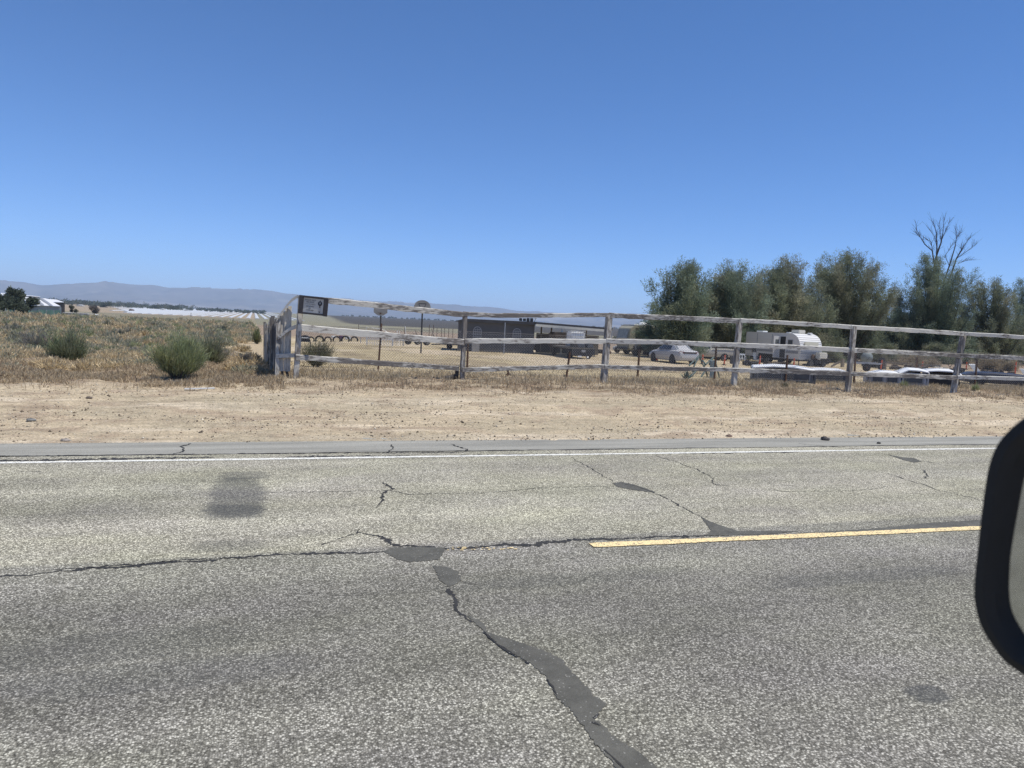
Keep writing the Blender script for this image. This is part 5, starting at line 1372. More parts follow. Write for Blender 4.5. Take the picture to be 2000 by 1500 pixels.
quad([(-.66, -1.66, 1.055), (.66, -1.66, 1.055), (.52, -1.07, 1.37), (-.52, -1.07, 1.37)], "rear_window", M_PANEG, r_)
quad([(-.68, 1.18, 1.0), (.68, 1.18, 1.0), (.54, .32, 1.40), (-.54, .32, 1.40)], "windscreen", M_GLASS, r_)
for s_ in (-1, 1):
    quad([(s_ * .785, -.95, 1.03), (s_ * .61, -.90, 1.36), (s_ * .625, -.32, 1.39), (s_ * .80, -.22, 1.03)], "side_window", M_GLASS, r_)
    quad([(s_ * .80, -.16, 1.03), (s_ * .625, -.24, 1.39), (s_ * .625, .25, 1.37), (s_ * .79, .95, 1.0)], "side_window", M_GLASS, r_)
    quad([(s_ * .86, -2.20, .80), (s_ * .52, -2.40, .80), (s_ * .50, -2.38, .93), (s_ * .80, -2.19, .94)], "tail_light", plain("lamp_red", (.16, .05, .05), .3, 0, .1, 4), r_, .02)
    for y in (-1.38, 1.42): wheel_mesh(r_, .315, .21, (s_ * .80, y, .315), plain("alloy", (.24, .24, .25), .5, .4, .2, 5))
    for y in (-1.38, 1.42): mb = MB(); mb.lathe([(.36, -.012), (.38, -.012), (.38, .012), (.36, .012)], (s_ * .905, y, .33), 20, 'x'); mb.build("wheel_arch", M_DARK, r_)
    mb = MB(); mb.box((s_ * .95, .62, 1.0), (.16, .10, .12)); mb.build("mirror", M_SILVER, r_, bevel=.03)
mb = MB(); mb.box((0, -2.42, .52), (1.5, .07, .20)); mb.build("bumper", M_SILVER, r_, bevel=.03)
mb = MB(); mb.box((0, -2.395, .86), (1.0, .04, .11)); mb.build("trim_strip", plain("lamp_dark", (.05, .035, .035), .4, 0, .2, 4), r_)
# pickup behind it, crosswise
M_PICK = plain("beige_pickup_paint", (.42, .40, .35), .45, .1, .12, 1.5)
r_, k = T("pickup_truck", 1376, 703, "pale beige pickup standing behind the silver sedan, its open bed to the right", "pickup truck", R(76))
carbody(r_, 5, 1.8, [(-2.5, .84, .45, 1.02), (-2.4, .88, .36, 1.06), (-1.2, .89, .34, 1.06), (0, .89, .32, 1.04), (1.2, .89, .32, 1.0), (2.1, .86, .34, .94), (2.45, .78, .38, .82)], M_PICK)
greenhouse(r_, [(-.35, 1.02, .80, 1.05, .76), (-.25, 1.02, .80, 1.52, .64), (.55, 1.02, .80, 1.52, .64), (1.25, 1.0, .78, 1.04, .74)], M_PICK)
quad([(-.70, 1.20, 1.08), (.70, 1.20, 1.08), (.58, .62, 1.47), (-.58, .62, 1.47)], "windscreen", M_GLASS, r_)
quad([(-.68, -.36, 1.12), (.68, -.36, 1.12), (.58, -.30, 1.44), (-.58, -.30, 1.44)], "rear_window", M_GLASS, r_)
for s_ in (-1, 1):
    quad([(s_ * .815, -.18, 1.08), (s_ * .665, -.16, 1.46), (s_ * .665, .5, 1.46), (s_ * .81, 1.0, 1.07)], "side_window", M_GLASS, r_)
    for y in (-1.5, 1.6): wheel_mesh(r_, .36, .24, (s_ * .78, y, .36), M_GALV)
    mb = MB(); mb.box((s_ * .86, -1.45, 1.09), (.08, 2.1, .07)); mb.build("bed_rail", M_PICK, r_)
mb = MB(); mb.box((0, -2.56, .50), (1.7, .12, .18)); mb.build("bumper", M_CHROME, r_, bevel=.03)
# crumpled pale car
r_, k = T("wrecked_car", 1221, 690, "crumpled pale wreck of a car beside the old motorhome", "car", R(65))
bm_pts = [(-1.4, .6, .35, .70), (-1.2, .72, .25, .95), (-.4, .76, .22, 1.05), (.3, .76, .25, 1.0), (.9, .7, .28, .78), (1.3, .5, .32, .62)]
carbody(r_, 2.8, 1.5, [(y, hw + rnd.uniform(-.05, .05), z0, z1 + rnd.uniform(-.05, .05)) for y, hw, z0, z1 in bm_pts], plain("crumpled_paint", (.42, .43, .42), .5, .1, .45, 5))
greenhouse(r_, [(-1.0, .98, .6, 1.0, .55), (-.5, 1.0, .66, 1.34, .5), (.1, 1.0, .66, 1.30, .52), (.6, .92, .6, .95, .55)], plain("crumpled_paint", (.42, .43, .42)))
for s_ in (-1, 1): quad([(s_ * .665, -.45, 1.04), (s_ * .54, -.42, 1.28), (s_ * .54, .08, 1.26), (s_ * .665, .3, 1.0)], "side_window", M_GLASS, r_); wheel_mesh(r_, .29, .18, (s_ * .62, .85, .29), M_RUST); wheel_mesh(r_, .29, .18, (s_ * .62, -.9, .29), M_RUST)
# old motorhome
r_, k = T("motorhome", 1222, 692, "old tan motorhome with a white roof, half hidden by the low bush", "motorhome", R(-86))
# nose towards the road
M_TAN = plain("tan_paint", (.36, .34, .26), .6, 0, .2, 1.2)
mb = MB(); prof_ = [(-.35, .55), (-.55, 1.4), (-.30, 2.55), (.1, 2.85), (6.2, 2.85), (6.3, .5), (0, .45)]
mb.prism(prof_, -1.15, 1.15, 'x'); mb.build("body", M_TAN, r_, bevel=.05)
mb = MB(); mb.box((0, 3.1, 2.93), (2.1, 6.0, .13)); mb.lathe([(.45, 2.95), (.42, 3.12), (.25, 3.2), (0, 3.22)], (.3, 1.6, 0), 14); mb.build("roof", M_WHITE, r_, bevel=.05)
quad([(-.98, -.57, 1.55), (.98, -.57, 1.55), (.90, -.34, 2.48), (-.90, -.34, 2.48)], "windscreen", plain("cracked_glass", (.38, .36, .28), .3, 0, .5, 3), r_)
mb = MB(); mb.box((0, -.60, 1.30), (2.25, .04, .10)); mb.box((0, -.52, .62), (2.2, .12, .2)); mb.build("bumper", M_DARK, r_)
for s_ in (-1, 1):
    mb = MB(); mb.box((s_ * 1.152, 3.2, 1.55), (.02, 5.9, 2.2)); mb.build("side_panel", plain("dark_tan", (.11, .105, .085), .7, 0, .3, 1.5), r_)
    mb = MB(); mb.box((s_ * 1.17, 1.0, 1.95), (.03, 1.3, .8)); mb.box((s_ * 1.16, 3.6, 2.0), (.03, 1.8, .6)); mb.build("side_window", M_GLASS, r_)
    wheel_mesh(r_, .42, .26, (s_ * .98, .7, .42), M_GALV); wheel_mesh(r_, .42, .26, (s_ * .98, 4.6, .42), M_GALV)
# tractor-like machinery between motorhome and sedan
r_, k = T("old_machine", 1251, 695, "dark rusty implement with small wheels left of the silver sedan", "machine", R(-20)); mb = MB()
mb.box((0, 0, .75), (1.4, .8, .35)); mb.box((.3, 0, 1.05), (.5, .5, .35)); mb.box((-.5, 0, 1.0), (.12, .3, .5)); mb.tube([(-.9, 0, .6), (1.2, 0, .9)], .07, 7); mb.tube([(.9, .2, .4), (1.1, .2, 1.3)], .05, 6); mb.build("frame", M_JUNK1, r_, bevel=.02)
wheel_mesh(r_, .30, .16, (-.55, -.5, .30), M_RUST, axis='y'); wheel_mesh(r_, .36, .2, (.85, -.5, .36), M_GALV, axis='y')
mb = MB(); mb.tube([(-.55, -.45, .3), (-.55, -.45, 1.1)], .05, 6); mb.build("strut", M_CREAM, r_)
lump_pile(1268, 693, 14, 15, 14, M_JUNK1, "black tangle of scrap behind the silver sedan's nose", seed=21)
lump_pile(1410, 700, 20, 17, 18, M_JUNK1, "black heap between the pickup and the dark bin", seed=22)

# ---- orange delineator posts
dl = None
for (px, py, h_, lab) in ((1283, 706, 17, "orange post in front of the silver sedan's rear door"), (1371, 711, 19, "orange post in front of the beige pickup, beside the green stand"), (1414, 713, 20, "orange post between the pickup and the dark bin"),
                          (1483, 716, 22, "orange post beside the trailer's steps, near its wheels"), (1550, 719, 20, "orange post in front of the trailer's nose"), (1720, 723, 20, "orange post against the big tractor wheel"),
                          (1801, 719, 14, "orange and white post behind the long white truck cap"), (1887, 722, 15, "orange post beside the open white hood"), (1982, 732, 26, "orange post at the right, behind the dark blue car")):
    p = ong(px, py); k = mpp(p)
    if dl is None:
        dl = empty("delineator_post", (0, 0, 0), 0, lab, "delineator post", "orange delineator posts in the yard")
        mb = MB(); mb.lathe([(.20, 0), (.20, .035), (.13, .06), (.075, .08), (.06, .10)], n=14); mb.build("base", M_BLACK, dl)
        mb = MB(); mb.lathe([(.062, .10), (.058, .5), (.052, .98), (.03, 1.0), (.028, 1.05), (0, 1.06)], n=12); st_ = mb.build("post", M_ORANGE, dl, smooth=True)
        mb = MB(); mb.lathe([(.0595, .66), (.0585, .76)], n=12); mb.build("reflective_band", plain("faded_band", (.62, .42, .36), .5, 0, .2, 6), st_); o = dl
    else: o = copy_tree(dl)
    o.location = (p.x, p.y, p.z); s_ = min(1.15, h_ * k / 1.06); o.scale = (1.0, 1.0, s_); o.rotation_euler = (R(rnd.uniform(-3, 3)), R(rnd.uniform(-3, 3)), 0); o["label"] = lab

# ---- green metal stand with a grey tub
r_, k = T("metal_stand", 1392, 738, "green tubular stand with splayed legs around a pale tub, just inside the mesh", "stand"); o_ = Vector(r_.location); d_ = depth(o_)
M_GREENM = plain("green_metal", (.075, .125, .115), .6, 0, .3, 8)
def q2(px, py, o=0): return at(px, py, d_ + o) - o_
mb = MB()
for a, b, oa, ob in (((1346, 714), (1366, 694), 0, .3), ((1366, 694), (1355, 716), .3, 0), ((1375, 715), (1394, 697), -.2, .2), ((1378, 712), (1372, 704), -.2, .1), ((1349, 736), (1362, 722), -.2, 0), ((1368, 739), (1378, 722), -.3, 0), ((1378, 722), (1370, 707), 0, .1), ((1378, 722), (1382, 736), 0, .4),
                     ((1396, 700), (1405, 738), .1, .2), ((1368, 739), (1405, 739), -.3, .2), ((1394, 697), (1385, 712), .2, 0), ((1362, 722), (1352, 726), 0, 0), ((1366, 694), (1372, 712), .3, .3)):
    mb.tube([q2(*a, oa), q2(*b, ob)], .025, 6)
mb.build("frame", M_GREENM, r_)
mb = MB(); c_ = q2(1391, 738); w2 = 5.5 * k; c1 = q2(1393, 705)
mb.tube([c_, c_.lerp(c1, .5), c1, c1 + Vector((0, 0, .01))], [w2 * .9, w2, w2 * 1.3, w2 * 1.3], 12); mb.build("tub", plain("pale_tub", (.34, .42, .43), .5, 0, .2, 4), r_, smooth=True)
# bin and plastic chair
r_, k = T("dark_bin", 1432, 711, "dark square bin partly behind the fourth fence post", "bin", R(-10)); mb = MB(); w_ = 11 * k
mb.loft([[(-w_ / 2 * s_, -w_ / 2 * s_, z), (w_ / 2 * s_, -w_ / 2 * s_, z), (w_ / 2 * s_, w_ / 2 * s_, z), (-w_ / 2 * s_, w_ / 2 * s_, z)] for s_, z in ((.85, 0), (1, 15 * k))]); mb.build("tub", M_TRUCKGREY if False else plain("bin_grey", (.07, .075, .085), .6, 0, .2, 4), r_)
mb = MB(); mb.box((0, 0, 15.6 * k), (w_ * 1.08, w_ * 1.08, 1.1 * k)); mb.build("lid", plain("bin_grey", (.07, .075, .085)), r_, bevel=.01)
r_, k = T("plastic_chair", 1449, 712, "white plastic garden chair between the fourth post and the trailer", "chair", R(150)); M_PLA = plain("white_plastic", (.75, .75, .72), .5, 0, .1, 3)
mb = MB(); mb.box((0, 0, .44), (.48, .46, .04)); mb.build("seat", M_PLA, r_, bevel=.01)
mb = MB(); mb.box((0, -.27, .82), (.46, .03, .10), 0, .2); mb.box((0, -.235, .60), (.06, .03, .38), 0, .2)
for x in (-.18, .18): mb.box((x, -.235, .62), (.05, .03, .4), 0, .2)
mb.build("backrest", M_PLA, r_)
for x in (-.25, .25):
    mb = MB(); mb.box((x, .0, .66), (.05, .46, .03)); mb.box((x, .2, .55), (.04, .04, .22)); mb.build("armrest", M_PLA, r_)
    for y in (-.2, .2): mb = MB(); mb.bar((x * .82, y * .9, .43), (x * .95, y * 1.15, 0), .05, .05); mb.build("leg", M_PLA, r_)
#PART5
# ---- white camper trailer, nose towards the road
tp = ong(1582, 715)
r_ = empty("camper_trailer", tp, R(2), "white camper trailer with an open dark door and a curved ribbed nose, under the trees", "camper trailer")
TL, TW, TZ0, TZ1 = 7.2, 2.35, .52, 2.74
M_TRW = plain("trailer_white", (.66, .655, .63), .45, .05, .08, .8)
# side outline (y,z): nose at y = 0 curving back
nose = [(.10, TZ0), (.02, 1.0), (0, 1.35), (.05, 1.75), (.18, 2.1), (.42, 2.42), (.75, 2.62), (1.15, TZ1)]
pr = nose + [(TL, TZ1), (TL + .02, 2.3), (TL, TZ0)]
mb = MB(); mb.prism(pr, -TW / 2, TW / 2, 'x'); mb.build("body", M_TRW, r_)
mb = MB()
for z in np.arange(1.05, 2.6, .17):
    y = np.interp(z, [b for a, b in nose], [a for a, b in nose]); mb.box((0, y - .012, z), (TW - .08, .03, .02))
mb.build("ribs", plain("rib_grey", (.56, .56, .55), .5, .05, .1, 3), r_)
mb = MB()
for s_ in (-1,):
    for z in np.arange(1.05, 2.6, .22): mb.box((s_ * (TW / 2 + .003), TL / 2 + .6, z), (.012, TL - 1.5, .014))
mb.build("siding_line", plain("rib_grey", (.56, .56, .55)), r_)
M_STRIPE = plain("stripe_blue_grey", (.17, .20, .25), .5, 0, .15, 2)
mb = MB(); mb.box((-TW / 2 - .006, TL / 2 + .1, 1.12), (.02, TL - .3, .22)); mb.build("side_stripe", plain("stripe_grey", (.27, .28, .30), .5, 0, .15, 2), r_)
mb = MB(); mb.box((0, -.012, 1.20), (TW - .1, .02, .09)); mb.box((0, .0, 1.06), (TW - .1, .02, .07)); mb.build("nose_stripe", M_STRIPE, r_)
# door open, dark interior showing
dy = 2.15
mb = MB(); mb.box((-TW / 2 - .012, dy, 1.5), (.03, .70, 1.86)); fr = mb.build("doorway", M_DARK, r_)
mb = MB()
for z, h in ((1.5, 1.98),): 
    for e in (-.38, .38): mb.box((-TW / 2 - .022, dy + e, z), (.045, .06, h))
    mb.box((-TW / 2 - .022, dy, 2.46), (.045, .70, .06))
mb.build("door_frame", M_TRW, r_)
dr = MB(); dr.box((-TW / 2 - .35, dy + .42, 1.5), (.68, .045, 1.9)); do_ = dr.build("door", M_TRW, r_)
mb = MB(); mb.box((-TW / 2 - .35, dy + .392, 1.98), (.34, .02, .36)); mb.build("pane", M_PANEG, do_)
mb = MB(); mb.box((-TW / 2 - .62, dy + .385, 1.4), (.03, .03, .14)); mb.build("handle", M_DARK, do_)
def win(y, z, w_, h_):
    mb = MB(); mb.box((-TW / 2 - .018, y, z), (.03, w_, h_)); f = mb.build("window", plain("win_frame", (.40, .40, .40), .5, .2, .1, 3), r_); mb = MB(); mb.box((-TW / 2 - .036, y, z), (.012, w_ - .10, h_ - .10)); mb.build("pane", plain("trailer_glass", (.10, .11, .12), .2, 0, .1, 2, .6), f)
win(1.25, 1.92, .62, .55); win(5.9, 1.1, .7, .5)
mb = MB(); mb.box((-TW / 2 - .01, 5.6, 1.95), (.02, .03, 1.3)); mb.box((-TW / 2 - .01, 3.6, 1.95), (.02, .03, 1.3)); mb.build("panel_seam", M_STRIPE, r_)
mb = MB(); mb.box((0, .03, 1.75), (1.5, .10, .62)); mb.build("rock_guard", plain("cream_guard", (.66, .64, .52), .5, 0, .1, 3), r_, bevel=.03)
mb = MB(); mb.box((0, 1.7, TZ1 + .17), (.75, .95, .32)); mb.build("air_conditioner", M_CREAM, r_, bevel=.05)
mb = MB(); mb.box((-.2, 6.2, TZ1 + .07), (.6, .9, .14)); mb.box((.1, 2.9, TZ1 + .05), (.45, .45, .1)); mb.box((.6, .95, TZ1 + .05), (.4, .3, .12)); mb.build("roof_vent", M_WHITE, r_, bevel=.04)
for y in (3.85, 4.75):
    wheel_mesh(r_, .345, .2, (-TW / 2 + .08, y, .345), plain("rim_grey", (.40, .40, .38), .5, .2, .2, 5)); wheel_mesh(r_, .345, .2, (TW / 2 - .08, y, .345), plain("rim_grey", (.40, .40, .38)))
mb = MB(); mb.box((-TW / 2 - .004, 4.3, .66), (.03, 2.0, .34)); mb.build("wheel_well", M_BLACK, r_)
mb = MB(); mb.bar((-.5, .1, .5), (0, -1.05, .46), .08, .12); mb.bar((.5, .1, .5), (0, -1.05, .46), .08, .12); mb.box((0, 3.5, .45), (1.6, 6.8, .12)); mb.build("chassis", M_DARK, r_)
mb = MB(); mb.lathe([(0, .55), (.155, .58), (.16, .9), (.08, 1.0), (0, 1.0)], (-.17, -.42, 0), 14); mb.lathe([(0, .55), (.155, .58), (.16, .9), (.08, 1.0), (0, 1.0)], (.17, -.42, 0), 14); mb.build("gas_cylinder", M_RUST, r_, smooth=True)
mb = MB(); mb.box((.45, -.75, .95), (.95, .5, .55)); mb.build("front_box", M_CREAM, r_, bevel=.07)
for x in (-.8, .8):
    mb = MB(); mb.tube([(x, .5, 0), (x, .5, .5)], .04, 6); mb.build("jack", M_DARK, r_)
mb = MB(); mb.box((-TW / 2 - .3, dy, .38), (.5, .6, .04)); mb.box((-TW / 2 - .55, dy, .19), (.4, .6, .04)); mb.box((-TW / 2 - .4, dy - .28, .2), (.6, .03, .38)); mb.build("step", M_DARK, r_)
# folded awning chair and cooler by the steps
r2, k = T("folding_chair", 1478, 714, "grey folding chair set up beside the trailer's back wheels", "chair", R(30)); mb = MB()
mb.box((0, 0, .45), (.5, .45, .04)); mb.build("seat", M_TRUCKGREY, r2); mb = MB(); mb.box((0, .24, .75), (.5, .03, .55), 0, -.15); mb.build("backrest", M_TRUCKGREY, r2)
for x in (-.24, .24): mb = MB(); mb.bar((x, -.2, 0), (x, .26, .8), .025, .025); mb.bar((x, .22, 0), (x, -.2, .45), .025, .025); mb.build("leg", M_CHROME, r2)
lump_pile(1466, 714, 16, 8, 12, M_JUNK1, "dark clutter on the ground behind the trailer's back end", seed=31)
lump_pile(1514, 715, 30, 5, 14, M_JUNK2, "low brown clutter under the trailer between wheels and steps", seed=32, dep_=.8)
lump_pile(1592, 716, 30, 15, 22, M_JUNK1, "black bin bags and scrap beside the trailer's nose", seed=33)
lump_pile(1612, 712, 18, 22, 14, M_JUNK1, "tall dark stack behind the trailer's right side", seed=34)

# ---- truck caps (fibreglass bed covers) lying on the ground
def truck_cap(pxl, pyl, length, width, height, rz, label, bodymat, open_end=False, wins=2, nose=.25, end_panel=True, sag=0.0, slope=(0, 0)):
    r = empty("truck_cap", ong(pxl, pyl), rz, label, "truck cap", "pickup bed caps standing in the straw behind the mesh")
    L, W, H = length, width, height
    mb = MB(); rings = []
    for x, zt, hw in ((0, H - .05 - slope[0], W / 2 * .97), (.03, H - .01 - slope[0], W / 2), (L * .35, H + .025, W / 2), (L * .7, H + .02 - sag, W / 2), (L - .03, H - .02 - slope[1], W / 2), (L, H - .06 - slope[1], W / 2 * .97)):
        rings.append([(x, -hw, zt - .055), (x, -hw, zt - .02), (x, -hw * .95, zt), (x, 0, zt + .03), (x, hw * .95, zt), (x, hw, zt - .02), (x, hw, zt - .055)])
    mb.loft(rings); mb.build("top", plain("cap_white", (.80, .80, .78), .4, 0, .08, 1.5), r)
    mb = MB(); y = -W / 2 + .02
    zb = H - .09
    mb.add([(.04, y, 0), (L - .04, y, 0), (L - .10, y + .02, zb), (.10, y + .02, zb), (.04, y + .05, 0), (L - .04, y + .05, 0), (L - .10, y + .07, zb), (.10, y + .07, zb)], [[0, 1, 2, 3], [4, 7, 6, 5], [0, 4, 5, 1], [1, 5, 6, 2], [2, 6, 7, 3], [3, 7, 4, 0]])
    y = W / 2 - .07
    mb.add([(.04, y, 0), (L - .04, y, 0), (L - .10, y - .02, zb), (.10, y - .02, zb), (.04, y + .05, 0), (L - .04, y + .05, 0), (L - .10, y + .03, zb), (.10, y + .03, zb)], [[0, 1, 2, 3], [4, 7, 6, 5], [0, 4, 5, 1], [1, 5, 6, 2], [2, 6, 7, 3], [3, 7, 4, 0]])
    if end_panel: mb.box((.02, 0, zb / 2), (.05, W - .12, zb)); mb.box((L - .02, 0, zb / 2), (.05, W - .12, zb))
    mb.build("shell", bodymat, r)
    g = .12
    for i in range(wins):
        x0 = g + (L - 2 * g) * i / wins + .04; x1 = g + (L - 2 * g) * (i + 1) / wins - .04
        mb = MB(); mb.box(((x0 + x1) / 2, -W / 2 + .012, H * .46), (x1 - x0, .02, H * .55)); f = mb.build("window", plain("cap_trim", (.30, .31, .32), .5, 0, .2, 4), r)
        mb = MB(); mb.box(((x0 + x1) / 2, -W / 2 - .004, H * .46), (x1 - x0 - .07, .02, H * .55 - .07)); mb.build("pane", plain("cap_glass", (.075, .085, .10), .25, 0, .2, 3, .6), f)
    return r
M_CAPG = plain("cap_grey", (.14, .148, .155), .5, 0, .25, 2); M_CAPW = plain("cap_side_white", (.46, .46, .46), .5, 0, .2, 2)
k = mpp(ong(1480, 740))
def LL(px0, px1, py): 
    return (px1 - px0) * mpp(ong(px0, py))
truck_cap(1466, 741.5, LL(1466, 1580, 742), 1.6, .50, R(-35), "long dark windowed truck cap with a thin white roof, leftmost in the row", M_CAPG, wins=2, slope=(.03, .03))
r_ = empty("end_board", ong(1519, 743.5), R(-20), "white board with grey marks propped in front of the long windowed cap", "board"); mb = MB(); mb.box((0, 0, .21), (.21, .04, .42)); mb.build("board", M_WHITE, r_)
mb = MB(); mb.box((.0, -.023, .28), (.12, .01, .08)); mb.build("marks", M_TRUCKGREY, r_)
truck_cap(1577, 743.5, LL(1577, 1652, 744), 1.6, .42, R(-37), "dark sided truck cap with a drooping white roof beside the fifth fence post", M_CAPG, wins=1, slope=(0, .05))
truck_cap(1688, 748, LL(1688, 1752, 748), 1.3, .42, R(-40), "low pale sided truck cap just right of the fifth fence post", M_CAPW, wins=2, slope=(.07, 0))
truck_cap(1748, 750.5, LL(1748, 1800, 750), 1.7, .54, R(-42), "white framed truck cap with one big window, left half of the raised pair", M_CAPW, wins=1, slope=(.10, 0))
truck_cap(1802, 751, LL(1802, 1862, 751), 1.7, .54, R(-43), "open sided white truck cap right of the white framed one", M_JUNK1, wins=0, end_panel=False, slope=(0, .06))
for (a, b, lab) in (((1582, 729), (1591, 743), "white stick leaning between the long grey cap and the next"), ((1613, 728), (1606, 742), "pale strut propped under the third truck cap"), ((1798, 733), (1803, 748), "white strut leaning in the big open cap"), ((1862, 741), (1818, 749), "white bar lying at the foot of the big open cap")):
    p = ong(*b) if b[1] > a[1] else ong(*a); d_ = depth(p) - .9; mb = MB(); mb.bar(at(*a, d_), at(*b, d_), .05, .05); tag(mb.build("bar", M_WHITE), lab, "bar")
# ---- farm and scrap pieces at the right
r_, k = T("satellite_dish", 1692, 712, "round grey green dish standing on edge behind the fifth fence post", "dish", R(-40))
rr = 11 * k; mb = MB(); mb.lathe([(0, -.18), (rr * .5, -.14), (rr * .8, -.05), (rr, .05), (rr * 1.0, .07), (rr * .8, -.02), (rr * .5, -.11), (0, -.15)], (0, 0, rr + .15), 22, 'y'); mb.build("bowl", plain("dish_grey", (.28, .32, .31), .6, 0, .2, 3), r_, smooth=True)
mb = MB(); mb.tube([(0, .15, 0), (0, .12, rr)], .05, 7); mb.tube([(0, 0, .35), (.2, -.5, rr + .2)], .02, 5); mb.build("mount", M_DARK, r_)
r_, k = T("tractor_wheel", 1721, 721, "big lugged tractor wheel behind an orange post", "wheel", R(-60)); rr = 11 * k
wheel_mesh(r_, rr, .42, (0, 0, rr), M_RUST, name="tyre"); mb = MB()
for i in range(20): a = i / 20 * 6.283; mb.box((0, math.cos(a) * rr, rr + math.sin(a) * rr), (.40, .06, .06), 0, a)
mb.build("lugs", M_BLACK, r_)
r_, k = T("pipe_rack", 1728, 722, "long low rack of pale pipes behind the truck caps", "rack", R(-43)); Lr = LL(1728, 1822, 722); mb = MB(); mb.box((Lr / 2, 0, 14 * k), (Lr, .08, .08)); mb.box((Lr / 2, .4, 7 * k), (Lr, .06, .06)); mb.build("bar", M_TIMBER, r_)
for x in (.05, Lr * .5, Lr - .05): mb = MB(); mb.box((x, 0, 7 * k), (.12, .1, 14 * k)); mb.build("post", M_TIMBER, r_)
mb = MB(); mb.tube([(Lr * .75, -.2, 4 * k), (Lr * .9, -.2, 11 * k), (Lr * 1.15, -.2, 9 * k)], .03, 6); mb.build("hoop", M_GALV, r_)
r_, k = T("trailer_frame", 1668, 724, "low pale trailer frame between the wooden stump and the dish", "trailer", R(-20)); mb = MB(); mb.box((.9, 0, .62), (2.3, .08, .14)); mb.box((.9, .9, .62), (2.3, .08, .14)); mb.box((.1, .45, .62), (.08, .9, .1)); mb.build("frame", M_GALV, r_); wheel_mesh(r_, .3, .18, (.9, -.1, .3), M_RUST, axis='y')
r_ = ong(1645, 717); mb = MB(); k = mpp(r_); mb.box((0, 0, 8 * k), (5 * k, 5 * k, 16 * k)); o = mb.build("wooden_stump", M_TIMBER, bevel=.01); o.location = r_; tag(o, "square pale wooden stump standing left of the fifth fence post", "post")
mb = MB(); d_ = depth(ong(1628, 718)); mb.bar(at(1623, 716, d_), at(1641, 706, d_), .06, .16); tag(mb.build("plank", M_TIMBER), "slanting grey plank leaning up to the wooden stump", "plank")
lump_pile(1704, 718, 34, 12, 22, M_JUNK1, "dark scrap heap under the dish and tractor wheel", seed=41)
lump_pile(1770, 722, 60, 9, 26, M_JUNK2, "long brown scrap line behind the pipe rack", seed=42)
lump_pile(1868, 728, 36, 12, 20, M_JUNK1, "dark scrap behind the last fence post", seed=43)
lump_pile(1940, 731, 60, 10, 24, M_JUNK2, "brown brush and scrap behind the dark blue car", seed=44)
# antler like branch
mb = MB(); d_ = depth(ong(1858, 735)) - .5
for pts in (((1858, 722), (1852, 713), (1846, 704)), ((1852, 713), (1854, 706), (1853, 702)), ((1855, 717), (1860, 712))): mb.tube([at(*q, d_) for q in pts], [.03] + [.02] * (len(pts) - 2) + [.01], 5)
tag(mb.build("forked_branch", M_DEADWOOD), "forked bare branch sticking up beside the last fence post", "branch")
# dark blue car with white hood raised
r_, k = T("dark_car", 1950, 752, "low dark blue shell of a junk car behind the last fence post", "car", R(-125)); r_.scale = (.62, .62, .62)
M_NAVY = plain("navy_paint", (.035, .042, .065), .35, 0, .2, 2, .5)
carbody(r_, 4.4, 1.7, [(-2.0, .7, .12, .55), (-1.6, .82, .10, .72), (-.5, .85, .10, .76), (.6, .85, .10, .74), (1.5, .8, .10, .66), (2.0, .66, .14, .50)], M_NAVY)
for s_ in (-1, 1):
    for y in (-1.2, 1.3): wheel_mesh(r_, .27, .18, (s_ * .76, y, .24), M_DARK)
d_ = depth(ong(1904, 748)) + .4; mb = MB(); P = [at(1893, 712, d_), at(1905, 712, d_), at(1916, 727, d_), at(1904, 727, d_)]; n_ = Vector((.02, .05, .02)); mb.add(P + [q + n_ for q in P], [[0, 1, 2, 3], [7, 6, 5, 4], [0, 4, 5, 1], [1, 5, 6, 2], [2, 6, 7, 3], [3, 7, 4, 0]]); ho = mb.build("car_hood", M_WHITE); tag(ho, "white car hood propped up at a slant beside the last fence post", "hood")
d_ = depth(ong(1985, 742)); mb = MB(); P = [at(1992, 720, d_), at(2004, 722, d_), at(2010, 731, d_), at(1998, 731, d_)]; mb.add(P + [q + n_ for q in P], [[0, 1, 2, 3], [7, 6, 5, 4], [0, 4, 5, 1], [1, 5, 6, 2], [2, 6, 7, 3], [3, 7, 4, 0]]); tag(mb.build("white_board", M_WHITE), "white tilted panel at the right edge of the yard", "panel")
r_ = ong(1953, 751); mb = MB(); mb.box((0, 0, .03), (.34, .2, .03), R(-20)); o = mb.build("white_tray", M_WHITE); o.location = r_; tag(o, "flat white tray on the ground below the dark blue car", "tray")
d_ = depth(ong(1970, 742)); mb = MB(); mb.bar(at(1960, 733, d_), at(2030, 737, d_), .08, .10); tag(mb.build("beam", M_GALV), "long grey beam lying beside the dark blue car", "beam")
# brush piles (tumbleweed brown) under the trees at the right
DRYB = [(.40, .33, .23), (.34, .28, .19), (.46, .39, .27)]
tree(1945, 723, 700, 1900, 1995, DRYB, DRYB, "dry brown brush under the trees at the right, behind the dark blue shell", shape='bush', nclump=70, stems=3, group="dry brush heaps in the yard", leafL=.15)
tree(1795, 715, 696, 1745, 1850, DRYB, DRYB, "dry brown brush under the trees behind the pipe rack", shape='bush', nclump=70, stems=3, group="dry brush heaps in the yard", leafL=.15)
tree(1625, 708, 676, 1596, 1660, OLIVE, BROWNISH, "dark low bush in the gap right of the trailer's nose", shape='bush', nclump=80, stems=3, group=G2, leafL=.16)
tree(1735, 708, 672, 1700, 1772, BROWNISH, OLIVE, "dark low bush behind the tractor wheel and pipe rack", shape='bush', nclump=90, stems=3, group=G2, leafL=.16)
tree(1825, 710, 672, 1788, 1868, OLIVE, BROWNISH, "dark low bush at the foot of the dead limbed tree", shape='bush', nclump=90, stems=3, group=G2, leafL=.16)
